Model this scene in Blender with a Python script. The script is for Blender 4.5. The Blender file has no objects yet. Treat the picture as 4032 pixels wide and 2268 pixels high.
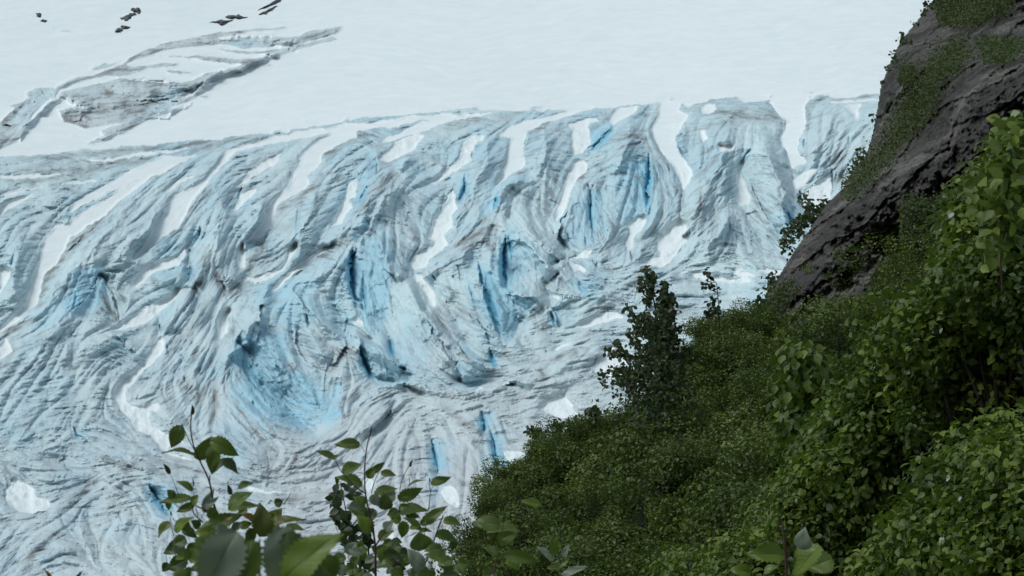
import bpy, math, random
import numpy as np
from mathutils import Vector, Matrix
R = math.radians
scene = bpy.context.scene
col = scene.collection
rng = np.random.default_rng(7)
random.seed(7)

# ------------------------------------------------------------------ camera
W, H = 4032.0, 2268.0
HF, PITCH, CZ = R(12.0), R(11.0), 1.6
cam_d = bpy.data.cameras.new('camera')
cam = bpy.data.objects.new('camera', cam_d); col.objects.link(cam)
cam.location = (0, 0, CZ)
cam.rotation_euler = (R(90) + PITCH, 0, 0)
cam_d.sensor_width = 36; cam_d.lens = 18 / math.tan(HF)
cam_d.clip_start = 0.05; cam_d.clip_end = 20000
cam_d.dof.use_dof = True; cam_d.dof.focus_distance = 45; cam_d.dof.aperture_fstop = 64
scene.camera = cam
scene.render.resolution_x, scene.render.resolution_y = 1024, 576
# ------------------------------------------------------------------ sky, sun, exposure
SUN_EL, SUN_AZ = R(52), R(-62)          # azimuth measured from +Y towards +X
world = bpy.data.worlds.new('World'); scene.world = world; world.use_nodes = True
wn = world.node_tree; wn.nodes.clear()
wo = wn.nodes.new('ShaderNodeOutputWorld'); bg = wn.nodes.new('ShaderNodeBackground')
sky = wn.nodes.new('ShaderNodeTexSky'); sky.sky_type = 'NISHITA'; sky.sun_disc = False
sky.sun_elevation = SUN_EL; sky.sun_rotation = SUN_AZ; sky.dust_density = 3.0; sky.ozone_density = 1.0
hs = wn.nodes.new('ShaderNodeHueSaturation'); hs.inputs['Saturation'].default_value = 0.45
wn.links.new(sky.outputs[0], hs.inputs['Color']); ov = wn.nodes.new('ShaderNodeMix'); ov.data_type = 'RGBA'; ov.blend_type = 'MULTIPLY'; ov.inputs[0].default_value = 1
ov.inputs[7].default_value = (.86, 1.02, 1.05, 1)      # overcast tint
wn.links.new(hs.outputs[0], ov.inputs[6]); wn.links.new(ov.outputs[2], bg.inputs[0])
bg.inputs[1].default_value = 0.12
wn.links.new(bg.outputs[0], wo.inputs[0])
sun_d = bpy.data.lights.new('sun', 'SUN'); sun_d.energy = 1.2; sun_d.angle = R(18); sun_d.color = (1, .97, .93)
sun = bpy.data.objects.new('sun', sun_d); col.objects.link(sun)
sd = Vector((math.sin(SUN_AZ) * math.cos(SUN_EL), math.cos(SUN_AZ) * math.cos(SUN_EL), math.sin(SUN_EL)))
sd = Vector((sd.x, -abs(sd.y), sd.z))
sky.sun_rotation = math.atan2(sd.x, sd.y)
sun.rotation_euler = sd.to_track_quat('Z', 'Y').to_euler()
scene.view_settings.view_transform = 'Standard'; scene.view_settings.look = 'None'
scene.view_settings.exposure = -0.07; scene.view_settings.gamma = 1.0
scene.cycles.max_bounces = 6; scene.cycles.diffuse_bounces = 3; scene.cycles.transparent_max_bounces = 4

# ------------------------------------------------------------------ helpers
FWD = np.array([0, math.cos(PITCH), math.sin(PITCH)])
UPV = np.array([0, -math.sin(PITCH), math.cos(PITCH)])
TX = math.tan(HF); TY = TX * H / W
def at(sx, sy, d):
    """world point seen at photo pixel (sx, sy) at depth d metres in front of the camera"""
    sx = np.asarray(sx, float); sy = np.asarray(sy, float); d = np.asarray(d, float)
    a = (sx / W - .5) * 2 * TX; b = (.5 - sy / H) * 2 * TY
    p = np.empty(np.broadcast(sx, sy, d).shape + (3,))
    p[..., 0] = a * d; p[..., 1] = (FWD[1] + UPV[1] * b) * d; p[..., 2] = (FWD[2] + UPV[2] * b) * d + CZ
    return p
PXA = 2 * TX / W                     # metres per photo pixel per metre of depth
CROPS = dict(A=(0, 0, 1.8386), B=(1300, 300, 1.8386), C=(2600, 200, 1.7975), D=(0, 700, 1.8386), E=(0, 1480, 1.8386),
             F=(500, 1480, 1.8386), G=(1300, 900, 1.8386), H=(2100, 950, 2.576), I=(1700, 1480, 1.839), J=(2632, 1480, 1.8386),
             K=(2700, 0, 1.9317), P=(0, 0, .63889), S=(0, 0, 1.0))
def pts(s):
    c, s = s[0], s[1:].strip()
    x0, y0, k = CROPS[c]
    a = np.array([[float(v) for v in q.split(',')[:2]] for q in s.split()])
    a[:, 0] = a[:, 0] / k + x0; a[:, 1] = a[:, 1] / k + y0
    return a
def mesh_np(name, verts, faces, mats=(), smooth=True, attrs=None):
    """faces: (n,4) or (n,3) int array"""
    me = bpy.data.meshes.new(name)
    verts = np.ascontiguousarray(verts, np.float32); faces = np.ascontiguousarray(faces, np.int32)
    me.vertices.add(len(verts)); me.vertices.foreach_set('co', verts.ravel())
    n, k = faces.shape
    me.loops.add(n * k); me.loops.foreach_set('vertex_index', faces.ravel())
    me.polygons.add(n); me.polygons.foreach_set('loop_start', np.arange(0, n * k, k, dtype=np.int32))
    me.polygons.foreach_set('loop_total', np.full(n, k, np.int32))
    if smooth: me.polygons.foreach_set('use_smooth', np.ones(n, bool))
    for m in mats: me.materials.append(m)
    for an, av in (attrs or {}).items():
        a = me.attributes.new(an, 'FLOAT', 'POINT'); a.data.foreach_set('value', np.ascontiguousarray(av, np.float32))
    me.update(calc_edges=True)
    return me
def link(name, me, parent=None, loc=None):
    o = bpy.data.objects.new(name, me); col.objects.link(o)
    if parent is not None: o.parent = parent
    if loc is not None: o.location = loc
    return o
def tag(o, label=None, cat=None, group=None, kind=None):
    if label: o['label'] = label
    if cat: o['category'] = cat
    if group: o['group'] = group
    if kind: o['kind'] = kind
    return o
def empty(name, loc, label, cat, group=None):
    o = bpy.data.objects.new(name, None); col.objects.link(o); o.location = loc
    o.empty_display_size = .2
    return tag(o, label, cat, group)
def resize(a, h, w):
    yi = np.linspace(0, a.shape[0] - 1, h); xi = np.linspace(0, a.shape[1] - 1, w)
    y0 = np.minimum(yi.astype(int), a.shape[0] - 2); x0 = np.minimum(xi.astype(int), a.shape[1] - 2)
    fy = (yi - y0)[:, None]; fx = (xi - x0)[None]
    fy = fy * fy * (3 - 2 * fy) if a.shape[0] < h / 2 and False else fy
    t = a[y0][:, x0] * (1 - fx) + a[y0][:, x0 + 1] * fx
    b = a[y0 + 1][:, x0] * (1 - fx) + a[y0 + 1][:, x0 + 1] * fx
    return t * (1 - fy) + b * fy
def smooth_resize(a, h, w):
    def ax(n, m):
        t = np.linspace(0, n - 3.001, m); i = t.astype(int); f = t - i
        return i, f
    yi, fy = ax(a.shape[0], h); xi, fx = ax(a.shape[1], w)
    def bs(f): return (.5 * (1 - f) ** 2, .5 + f * (1 - f), .5 * f * f)
    wy = bs(fy); wx = bs(fx)
    t = sum(wx[k][None] * a[:, xi + k] for k in range(3))
    return sum(wy[k][:, None] * t[yi + k] for k in range(3))
def fbm(h, w, cell, octs=4, ax=1.0, gain=.5):
    out = np.zeros((h, w)); amp = 1; tot = 0
    for o in range(octs):
        ch = max(3, int(h / cell) + 3); cw = max(3, int(w / (cell * ax)) + 3)
        out += amp * 2.2 * smooth_resize(rng.normal(size=(ch, cw)) * .6, h, w); tot += amp
        amp *= gain; cell /= 2
        if cell < 1.2: break
    return out / tot
def box(a, r):
    if r < 1: return a
    for ax in (0, 1):
        p = np.pad(a, [(r + 1, r) if i == ax else (0, 0) for i in (0, 1)], mode='edge')
        c = np.cumsum(p, axis=ax)
        n = a.shape[ax]
        hi = np.take(c, np.arange(2 * r + 1, 2 * r + 1 + n), axis=ax); lo = np.take(c, np.arange(0, n), axis=ax)
        a = (hi - lo) / (2 * r + 1)
    return a
def blur(a, r): return box(box(a, r), r)

# ------------------------------------------------------------------ materials
def mat(name):
    m = bpy.data.materials.new(name); m.use_nodes = True
    nt = m.node_tree; nt.nodes.clear()
    return m, nt
def N(nt, t, **kw):
    n = nt.nodes.new(t)
    for k, v in kw.items():
        if k in n.inputs: n.inputs[k].default_value = v
        else: setattr(n, k, v)
    return n
def mixc(nt, f, a, b, mode='MIX'):
    n = nt.nodes.new('ShaderNodeMix'); n.data_type = 'RGBA'; n.blend_type = mode
    for s, v in ((0, f), (6, a), (7, b)):
        if isinstance(v, bpy.types.NodeSocket): nt.links.new(v, n.inputs[s])
        elif isinstance(v, (int, float)): n.inputs[s].default_value = v
        else: n.inputs[s].default_value = (*v, 1)
    return n.outputs[2]
def ramp(nt, f, stops):
    n = nt.nodes.new('ShaderNodeValToRGB'); e = n.color_ramp.elements
    while len(e) < len(stops): e.new(.5)
    for i, (p, c) in enumerate(stops):
        e[i].position = p; e[i].color = (*c, 1) if not isinstance(c, (int, float)) else (c, c, c, 1)
    nt.links.new(f, n.inputs[0]); return n.outputs[0]
def attr(nt, n):
    a = nt.nodes.new('ShaderNodeAttribute'); a.attribute_name = n; return a.outputs['Fac']
def mathn(nt, op, a, b=0.0, clamp=False):
    n = nt.nodes.new('ShaderNodeMath'); n.operation = op; n.use_clamp = clamp
    for i, v in enumerate((a, b)):
        if isinstance(v, bpy.types.NodeSocket): nt.links.new(v, n.inputs[i])
        else: n.inputs[i].default_value = v
    return n.outputs[0]
def noise(nt, scale, detail=4, rough=.55, vec=None, dist=0):
    n = N(nt, 'ShaderNodeTexNoise', Scale=scale, Detail=detail, Roughness=rough, Distortion=dist)
    if vec is not None: nt.links.new(vec, n.inputs['Vector'])
    return n.outputs['Fac']
def objco(nt, scale=(1, 1, 1), rot=(0, 0, 0)):
    t = nt.nodes.new('ShaderNodeTexCoord'); m = nt.nodes.new('ShaderNodeMapping')
    m.inputs['Scale'].default_value = scale; m.inputs['Rotation'].default_value = rot
    nt.links.new(t.outputs['Object'], m.inputs[0]); return m.outputs[0]
def finish(nt, color, rough=.7, bump=None, bstr=.3, bdist=.1, spec=.3, transl=None):
    p = nt.nodes.new('ShaderNodeBsdfPrincipled'); o = nt.nodes.new('ShaderNodeOutputMaterial')
    if isinstance(color, bpy.types.NodeSocket): nt.links.new(color, p.inputs['Base Color'])
    else: p.inputs['Base Color'].default_value = (*color, 1)
    if isinstance(rough, bpy.types.NodeSocket): nt.links.new(rough, p.inputs['Roughness'])
    else: p.inputs['Roughness'].default_value = rough
    p.inputs['Specular IOR Level'].default_value = spec
    if bump is not None:
        b = N(nt, 'ShaderNodeBump', Strength=bstr, Distance=bdist); nt.links.new(bump, b.inputs['Height'])
        nt.links.new(b.outputs[0], p.inputs['Normal'])
    out = p.outputs[0]
    if transl is not None:
        t = nt.nodes.new('ShaderNodeBsdfTranslucent')
        nt.links.new(transl, t.inputs[0])
        mx = nt.nodes.new('ShaderNodeMixShader'); mx.inputs[0].default_value = .3
        nt.links.new(out, mx.inputs[1]); nt.links.new(t.outputs[0], mx.inputs[2]); out = mx.outputs[0]
    nt.links.new(out, o.inputs[0])

# glacier: snow / clean ice / blue ice / dirt, all read from per-vertex measures of the surface
M_GLACIER, nt = mat('glacier_ice_and_snow')
a_snow, a_blue, a_deep, a_dirt, a_grey = (attr(nt, k) for k in ('snow', 'blue', 'deep', 'dirt', 'grey'))
oc = objco(nt)
n1 = noise(nt, .08, 6, .6, oc); n2 = noise(nt, .6, 5, .65, oc)
ice = mixc(nt, n1, (.485, .64, .695), (.615, .73, .765))
ice = mixc(nt, ramp(nt, n2, [(.35, 0), (.75, .35)]), ice, (.72, .80, .82))
ice = mixc(nt, a_grey, ice, (.56, .585, .605))
ice = mixc(nt, a_blue, ice, (.30, .58, .725))
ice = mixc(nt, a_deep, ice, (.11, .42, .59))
dcol = mixc(nt, n2, (.15, .16, .17), (.245, .24, .235))
ice = mixc(nt, a_dirt, ice, dcol)
snb = mixc(nt, ramp(nt, n1, [(.35, 0), (.7, 1)]), (.80, .85, .865), (.835, .875, .885))
snw = mixc(nt, mathn(nt, 'MULTIPLY', attr(nt, 'tex'), .22), snb, (.52, .58, .61))
finish(nt, mixc(nt, a_snow, ice, snw), .65, n2, .25, .6, .25)

M_ROCK, nt = mat('dark_layered_rock')
oc = objco(nt); ocs = objco(nt, (.8, .5, 2.2), (R(20), R(-38), 0))
nb = noise(nt, 1.2, 9, .66, oc); nl = noise(nt, 1.0, 8, .62, ocs, .6)
v = N(nt, 'ShaderNodeTexVoronoi', Scale=.55, feature='DISTANCE_TO_EDGE'); nt.links.new(ocs, v.inputs['Vector'])
cr = ramp(nt, v.outputs['Distance'], [(0, .45), (.02, 1)])
c = ramp(nt, nl, [(.30, (.05, .045, .045)), (.45, (.135, .125, .117)), (.58, (.225, .208, .19)), (.72, (.39, .36, .33))])
c = mixc(nt, ramp(nt, noise(nt, .25, 4, .6, oc), [(.5, 0), (.62, .8)]), c, (.085, .08, .082))
c = mixc(nt, ramp(nt, noise(nt, .5, 5, .7, oc, .5), [(.62, 0), (.70, .55)]), c, (.11, .055, .04))
c = mixc(nt, ramp(nt, noise(nt, .9, 6, .7, oc), [(.57, 0), (.68, .6)]), c, (.055, .07, .03))
c = mixc(nt, mathn(nt, 'SUBTRACT', 1, cr), c, (.05, .048, .048))
hgt = mathn(nt, 'ADD', mathn(nt, 'MULTIPLY', nb, .6), nl)
c = mixc(nt, .55, c, ramp(nt, noise(nt, 5.5, 6, .75, oc), [(.35, (.35, .35, .35)), (.5, (.9, .9, .9)), (.68, (1.7, 1.6, 1.5))]), 'MULTIPLY')
finish(nt, c, .85, hgt, 1.0, 1.1, .2)

M_OUT, nt = mat('outcrop_rock')
c = ramp(nt, noise(nt, .3, 6, .7, objco(nt)), [(.3, (.05, .055, .06)), (.7, (.15, .16, .17))])
finish(nt, c, .8)
M_SOIL, nt = mat('mossy_soil')
c = ramp(nt, noise(nt, 1.5, 6, .7, objco(nt)), [(.3, (.012, .018, .009)), (.6, (.025, .04, .015)), (.8, (.05, .045, .03))])
finish(nt, c, .95, noise(nt, 3, 6, .7, objco(nt)), .8, .3, .1)
M_GRAVEL, nt = mat('valley_gravel')
c = ramp(nt, noise(nt, .05, 8, .7, objco(nt)), [(.35, (.04, .06, .03)), (.6, (.16, .16, .15)), (.8, (.25, .24, .23))])
finish(nt, c, .95)
M_BARK, nt = mat('grey_bark')
c = ramp(nt, noise(nt, 12, 5, .6, objco(nt)), [(.3, (.02, .017, .012)), (.7, (.055, .046, .034))])
finish(nt, c, .85)
M_TWIG, nt = mat('reddish_twig')
c = ramp(nt, noise(nt, 60, 4, .6, objco(nt)), [(.3, (.035, .018, .016)), (.7, (.10, .042, .035))])
finish(nt, c, .6)

def leaf_mat(name, dark, mid, light, gloss=.45, back=None):
    """small leaves; each leaf carries its own 'tone' 0..1"""
    m, nt = mat(name)
    t = attr(nt, 'tone')
    oi = nt.nodes.new('ShaderNodeObjectInfo')
    t2 = mathn(nt, 'ADD', t, mathn(nt, 'MULTIPLY', mathn(nt, 'SUBTRACT', oi.outputs['Random'], .5), .55), True)
    c = ramp(nt, t2, [(0, dark), (.5, mid), (.93, light), (1, back or light)])
    finish(nt, c, gloss, spec=.35, transl=mixc(nt, .5, c, (.12, .22, .02)))
    return m
M_LF_FAR = leaf_mat('thicket_leaves', (.042, .064, .014), (.098, .130, .025), (.17, .21, .045), .5, (.22, .25, .17))
M_LF_DARK = leaf_mat('dark_poplar_leaves', (.022, .033, .014), (.042, .060, .022), (.075, .10, .035), .5)
M_LF_NEAR = leaf_mat('alder_leaves', (.038, .066, .012), (.10, .145, .02), (.21, .26, .028), .5, (.36, .42, .36))
M_LF_CLIFF = leaf_mat('cliff_plants', (.022, .036, .012), (.048, .068, .018), (.095, .11, .03), .6)

def fore_leaf_mat(name, a, b, vein, gloss=.4):
    m, nt = mat(name)
    u = attr(nt, 'across'); l = attr(nt, 'along')
    au = mathn(nt, 'ABSOLUTE', u)
    rib = ramp(nt, au, [(0, 1), (.045, .6), (.09, 0)])
    ph = mathn(nt, 'SUBTRACT', mathn(nt, 'MULTIPLY', l, 9.0), mathn(nt, 'MULTIPLY', au, 2.4))
    fr = mathn(nt, 'ABSOLUTE', mathn(nt, 'SUBTRACT', mathn(nt, 'FRACT', ph), .5))
    sv = ramp(nt, fr, [(0, .55), (.07, .0)])
    mx = nt.nodes.new('ShaderNodeMath'); mx.operation = 'MAXIMUM'
    nt.links.new(rib, mx.inputs[0]); nt.links.new(sv, mx.inputs[1])
    oc = objco(nt); nn = noise(nt, 18, 5, .65, oc)
    c = mixc(nt, ramp(nt, nn, [(.3, 0), (.7, 1)]), a, b)
    oi = nt.nodes.new('ShaderNodeObjectInfo')
    c = mixc(nt, mathn(nt, 'MULTIPLY', oi.outputs['Random'], .45), c, tuple(x * .45 for x in a))
    c2 = mixc(nt, mathn(nt, 'MULTIPLY', mx.outputs[0], .7), c, vein)
    finish(nt, c2, gloss, mathn(nt, 'SUBTRACT', nn, mx.outputs[0]), .35, .004, .4, transl=mixc(nt, .5, c, (.10, .18, .01)))
    return m
FL = dict(g=fore_leaf_mat('leaf_green', (.072, .112, .014), (.12, .17, .022), (.17, .22, .09)),
          l=fore_leaf_mat('leaf_light_green', (.11, .17, .014), (.16, .22, .025), (.14, .18, .06)),
          s=fore_leaf_mat('leaf_silvery', (.17, .205, .145), (.24, .28, .205), (.17, .20, .16), .5),
          o=fore_leaf_mat('leaf_olive', (.09, .10, .013), (.125, .135, .02), (.10, .10, .04)),
          y=fore_leaf_mat('leaf_yellow_orange', (.18, .085, .012), (.26, .14, .02), (.3, .2, .06)),
          d=fore_leaf_mat('leaf_dark', (.04, .064, .012), (.062, .095, .017), (.06, .09, .04)),
          b=fore_leaf_mat('bud_brown', (.05, .03, .015), (.075, .06, .02), (.09, .07, .03)))

# ------------------------------------------------------------------ traced layout of the glacier
# snow lying on the ice; label -> its own object (None: a tongue of the snowfield)
SNOW = [
 ('D490,238 540,175 640,110 760,50 850,0 960,-60 1075,-120 1180,-165 1430,-165 1300,-110 1150,-50 1000,10 900,60 880,85 780,95 700,150 600,200 515,250', None),
 ('D1430,-165 1300,-100 1130,-30 1075,0 1020,50 870,170 760,270 620,350 500,440 470,520 400,620 340,690 300,780 300,820 270,910 180,970 100,1060 10,1120 -60,1160 30,1060 90,980 170,920 220,800 240,690 290,590 320,450 400,350 490,335 520,300 600,240 700,180 860,90 950,40 1200,-80', None),
 ('D0,145 200,90 400,55 640,30 760,15 620,12 350,60 120,85 0,115', None),
 ('D0,290 60,240 200,150 260,120 150,130 0,200', None),
 ('A580,1168 800,1135 1100,1095 1420,1060 1300,1085 1000,1130 800,1155', None),
 ('A0,1272 120,1262 400,1258 460,1265 250,1285 0,1300', None),
 ('D1950,-240 1700,-190 1590,-60 1480,60 1400,170 1350,270 1280,370 1200,430 1110,480 1030,560 970,605 960,590 1030,500 1090,400 1140,320 1210,230 1270,130 1400,60 1500,0 1600,-140 1640,-200 1850,-270 2200,-340 2574,-400 2574,-370 2250,-300', None),
 ('D1205,115 1260,70 1370,0 1420,-20 1290,10 1210,80', 'small pale snow strip between two long snow tongues at upper left'),
 ('A1690,1345 1780,1270 1860,1200 1980,1130 2045,1110 2010,1190 1900,1250 1800,1310 1710,1350', 'narrow tapering snow patch between two snow tongues left of centre'),
 ('A2574,925 2450,950 2300,1000 2200,1090 2150,1150 2190,1160 2130,1230 2110,1300 2080,1360 1980,1449 1900,1520 1920,1560 1880,1650 1750,1770 1715,1880 1740,1945 1770,1935 1785,1750 1880,1720 1960,1650 1985,1580 2010,1490 2140,1400 2240,1330 2230,1280 2330,1180 2330,1130 2420,1060 2574,1000', None),
 ('B-20,450 0,545 90,430 150,400 370,375 440,375 600,330 900,285 860,270 500,300 200,350 0,385', None),
 ('D960,740 1040,650 1150,590 1280,560 1340,508 1355,560 1280,630 1140,680 1060,730 1000,790 960,795', 'wedge of snow capping a block of ice above a blue hollow'),
 ('D800,1108 870,1060 960,1000 1060,930 1140,890 1230,850 1290,785 1310,800 1270,880 1190,950 1090,1030 960,1090 870,1110', 'spearhead snow patch below the snow capped ice block'),
 ('D1780,730 1680,760 1680,790 1790,745 1850,780 1960,740 2060,660 2120,560 2160,500 2150,460 2100,510 2080,590 2000,660 1900,720 1850,745 1780,715', 'curved snow strip with a knobbly lower end above the blue ice amphitheatre'),
 ('D2410,465 2300,530 2200,600 2150,640 2010,760 1950,830 2030,790 2150,680 2260,600 2400,490', 'long thin snow line along a diagonal ice crest'),
 ('D1650,940 1600,980 1570,1040 1580,1110 1575,1170 1600,1175 1650,1120 1665,1050 1650,1000 1680,960', 'small upright snow patch at the left edge of the blue ice fan'),
 ('B375,475 400,450 500,410 640,340 800,300 1000,270 1200,255 1000,300 850,330 720,380 640,420 540,430 500,450 430,470', None),
 ('B355,605 420,530 480,470 560,440 640,420 680,430 640,480 600,530 520,580 430,625', 'flat snow slab resting against a dark ice wall near the lip'),
 ('B200,740 210,790 190,870 150,890 160,960 120,1000 90,1060 10,1090 30,1020 80,930 110,860 140,780', 'snow strip with a broken right edge beside a steep blue wall'),
 ('B1010,430 1110,430 1110,460 1050,490 1030,560 1020,620 960,640 900,700 800,760 700,795 645,790 720,760 800,710 880,650 940,570 950,500', 'sickle shaped snow patch near the lip of the icefall'),
 ('B1225,430 1300,360 1430,320 1560,300 1640,260 1800,235 1900,225 1750,270 1560,330 1500,370 1430,400 1410,460 1400,560 1410,650 1340,690 1270,730 1180,820 1230,730 1270,640 1290,520 1310,450 1230,445', None),
 ('B890,838 912,870 915,950 870,1000 885,1080 830,1150 852,1225 800,1260 720,1320 700,1380 610,1400 570,1370 600,1300 690,1250 740,1200 700,1170 735,1090 760,1010 830,930 855,870', 'tall jagged snow patch with a pointed top in the middle of the icefall'),
 ('G610,340 660,330 720,400 760,500 765,560 740,570 700,540 690,480 650,400 610,370', 'leaning oval snow patch just below the tall jagged snow patch'),
 ('B1720,345 1800,310 1930,305 1940,320 1880,340 1860,390 1880,440 1880,500 1830,560 1770,575 1740,510 1755,410', 'broad snow slab ending at a blue cleft under the lip'),
 ('B2010,330 2040,280 2060,240 2210,215 2240,220 2220,260 2130,300 2060,340 2035,350', None),
 ('B1780,615 1830,605 1860,630 1850,680 1780,740 1740,840 1720,920 1680,1010 1640,1050 1630,960 1650,890 1700,760', 'long steep snow ribbon directly below the broad snow slab'),
 ('S2600,395 2690,395 2678,434 2711,456 2681,500 2661,545 2667,584 2706,640 2731,673 2720,706 2689,748 2672,701 2645,656 2627,632 2578,561 2559,507 2600,447', None),
 ('S2678,865 2708,879 2711,918 2706,950 2663,1004 2636,1035 2601,1052 2519,1043 2566,1024 2597,1000 2590,970 2594,931 2627,893 2660,871', 'large curved snow patch behind the top of the dark tree'),
 ('B2160,1070 2210,1030 2280,1020 2290,1060 2250,1110 2200,1180 2190,1240 2150,1270 2140,1200 2180,1130', 'crumbly snow rubble at the foot of the tall blue cleft'),
 ('C780,330 1070,330 1030,400 1030,460 1030,540 990,600 970,700 1000,740 1030,790 940,830 910,820 900,720 860,680 845,600 870,570 895,490 830,460 810,400 780,370', None),
 ('C290,400 330,375 395,375 405,410 350,445 300,440', 'small rounded snow patch on the striped ice rib near its top'),
 ('C1310,380 1420,375 1420,395 1400,430 1400,470 1380,485 1360,450 1340,420', 'heart shaped snow patch on the ice rib next to the cliff'),
 ('C280,575 320,565 340,620 310,655 290,630', 'tiny upright snow patch on the left of the striped ice rib'),
 ('C410,665 480,650 520,660 515,690 430,715', 'small flat snow patch across the middle of the striped ice rib'),
 ('C530,840 580,775 600,790 560,850 600,930 620,1000 635,1060 620,1095 560,1100 540,1060 545,970 540,900', 'drop shaped snow patch hanging in the groove of the striped ice rib'),
 ('C935,920 1010,860 1105,830 1110,860 1060,920 990,970 950,980', 'upper of two snow blocks left of the rock cliff'),
 ('C1025,1000 1110,940 1190,880 1215,910 1215,970 1190,1060 1140,1130 1050,1120 1010,1090', 'lower of two snow blocks, partly behind the bush on the cliff edge'),
 ('C1165,360 1300,345 1560,345 1560,356 1300,364', None),
 ('G165,655 200,650 250,690 240,720 200,705 170,680', 'very small snow lump below the deep blue double crevasse'),
 ('G1740,210 1790,210 1830,160 1860,140 1890,150 1890,180 1850,220 1800,220', 'small comma shaped snow patch at the foot of the shaded ice wall'),
 ('G1730,240 1780,250 1840,300 1830,320 1770,285', 'small slanting snow sliver under the comma shaped snow patch'),
 ('G1610,490 1640,480 1670,490 1660,510 1620,505', 'tiny snow spot on grey ice right of the deep crevasse'),
 ('G1755,700 1830,670 1930,625 2000,610 2080,615 2120,640 2040,665 1950,690 1850,710', 'lens shaped snow patch left of the top of the dark tree'),
 ('H600,1290 640,1200 700,1110 760,1075 860,1060 950,1120 960,1200 1010,1280 900,1360 800,1400 720,1390 650,1340', 'big snow patch seen through the left branches of the dark tree'),
 ('G1515,1300 1540,1270 1610,1230 1650,1203 1700,1210 1750,1270 1745,1300 1810,1360 1700,1378 1620,1360 1560,1330', 'isolated bright snow patch left of the foot of the dark tree'),
 ('H1460,310 1640,280 1640,300 1560,330 1490,325', 'thin snow wedge highest behind the thin sapling'),
 ('H1590,340 1700,330 1790,345 1870,330 2000,390 2050,420 2000,430 1870,420 1760,400 1650,390', 'broad snow drift directly behind the tip of the thin sapling'),
 ('H2020,330 2040,280 2090,280 2180,330 2270,375 2180,370 2070,375', 'fin shaped snow patch between thin sapling and cliff'),
 ('H2050,400 2130,370 2200,410 2150,440 2060,440', 'small snow patch under the fin shaped one beside the cliff'),
 ('H2250,295 2350,290 2530,300 2530,340 2440,355 2350,330', 'snow streak running in behind the lower corner of the cliff'),
 ('H1470,795 1560,800 1640,850 1650,865 1560,845', 'thin snow streak between the dark tree and the thin sapling'),
 ('H2130,750 2180,760 2230,800 2200,810 2140,780', 'snow scrap just above the bushes below the cliff'),
 ('D1160,1150 1190,1180 1195,1245 1140,1290 1100,1350 1010,1420 985,1440 960,1494 910,1535 910,1615 960,1665 1040,1670 1080,1625 1130,1625 1150,1665 1130,1695 1080,1685 1080,1745 1110,1805 1200,1845 1310,1895 1330,1915 1240,1915 1200,1965 1240,2005 1400,2045 1330,2045 1230,2010 1170,1975 1140,1925 1080,1865 980,1825 950,1755 880,1685 830,1595 825,1555 850,1495 900,1435 960,1400 1050,1330 1080,1270 1130,1190', 'long S shaped snow runnel winding down to the foreground twig'),
 ('D0,650 80,660 70,720 30,800 -20,870', 'snow patch cut by the left edge of the view, higher one'),
 ('D40,1160 75,1200 100,1260 40,1290 -20,1320 -20,1240', 'ragged snow patch at the left edge of the view, lower one'),
 ('D1870,90 1800,90 1740,130 1720,170 1660,240 1720,230 1800,160 1840,120', 'faint small snow patch on the blue rib left of centre'),
 ('E110,742 160,760 240,820 270,870 340,900 360,940 330,990 210,997 130,980 70,940 50,880 50,820 90,790 90,760', 'bright potato shaped snow patch alone on the ice at bottom left'),
 ('F820,815 870,790 920,800 1000,830 1180,845 1170,852 1000,845 870,828', 'thin crescent of snow behind the left leafy twig'),
 ('F2280,850 2300,810 2340,795 2380,830 2410,890 2400,930 2380,950 2340,930 2300,890', 'oval snow patch below the low blue crack, right of the leafy twigs'),
 ('F1700,740 1770,730 1780,780 1750,850 1720,790', 'snow patch glimpsed behind the main stem of the middle twig'),
 ('F1880,1150 1930,1135 1950,1195 1900,1180', 'snow scrap glimpsed low between the leaves of the middle twig'),
 ('I510,550 550,540 640,550 720,575 700,620 640,660 590,690 560,690 570,640 540,600', 'snow patch partly behind the outermost bushes of the slope'),
 ('G1230,1128 1350,1115 1330,1135 1260,1138', None),
 ('G1600,870 1680,830 1750,815 1700,840 1640,880', None),
 ('G1040,1175 1085,1143 1105,1170', None),
]
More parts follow.
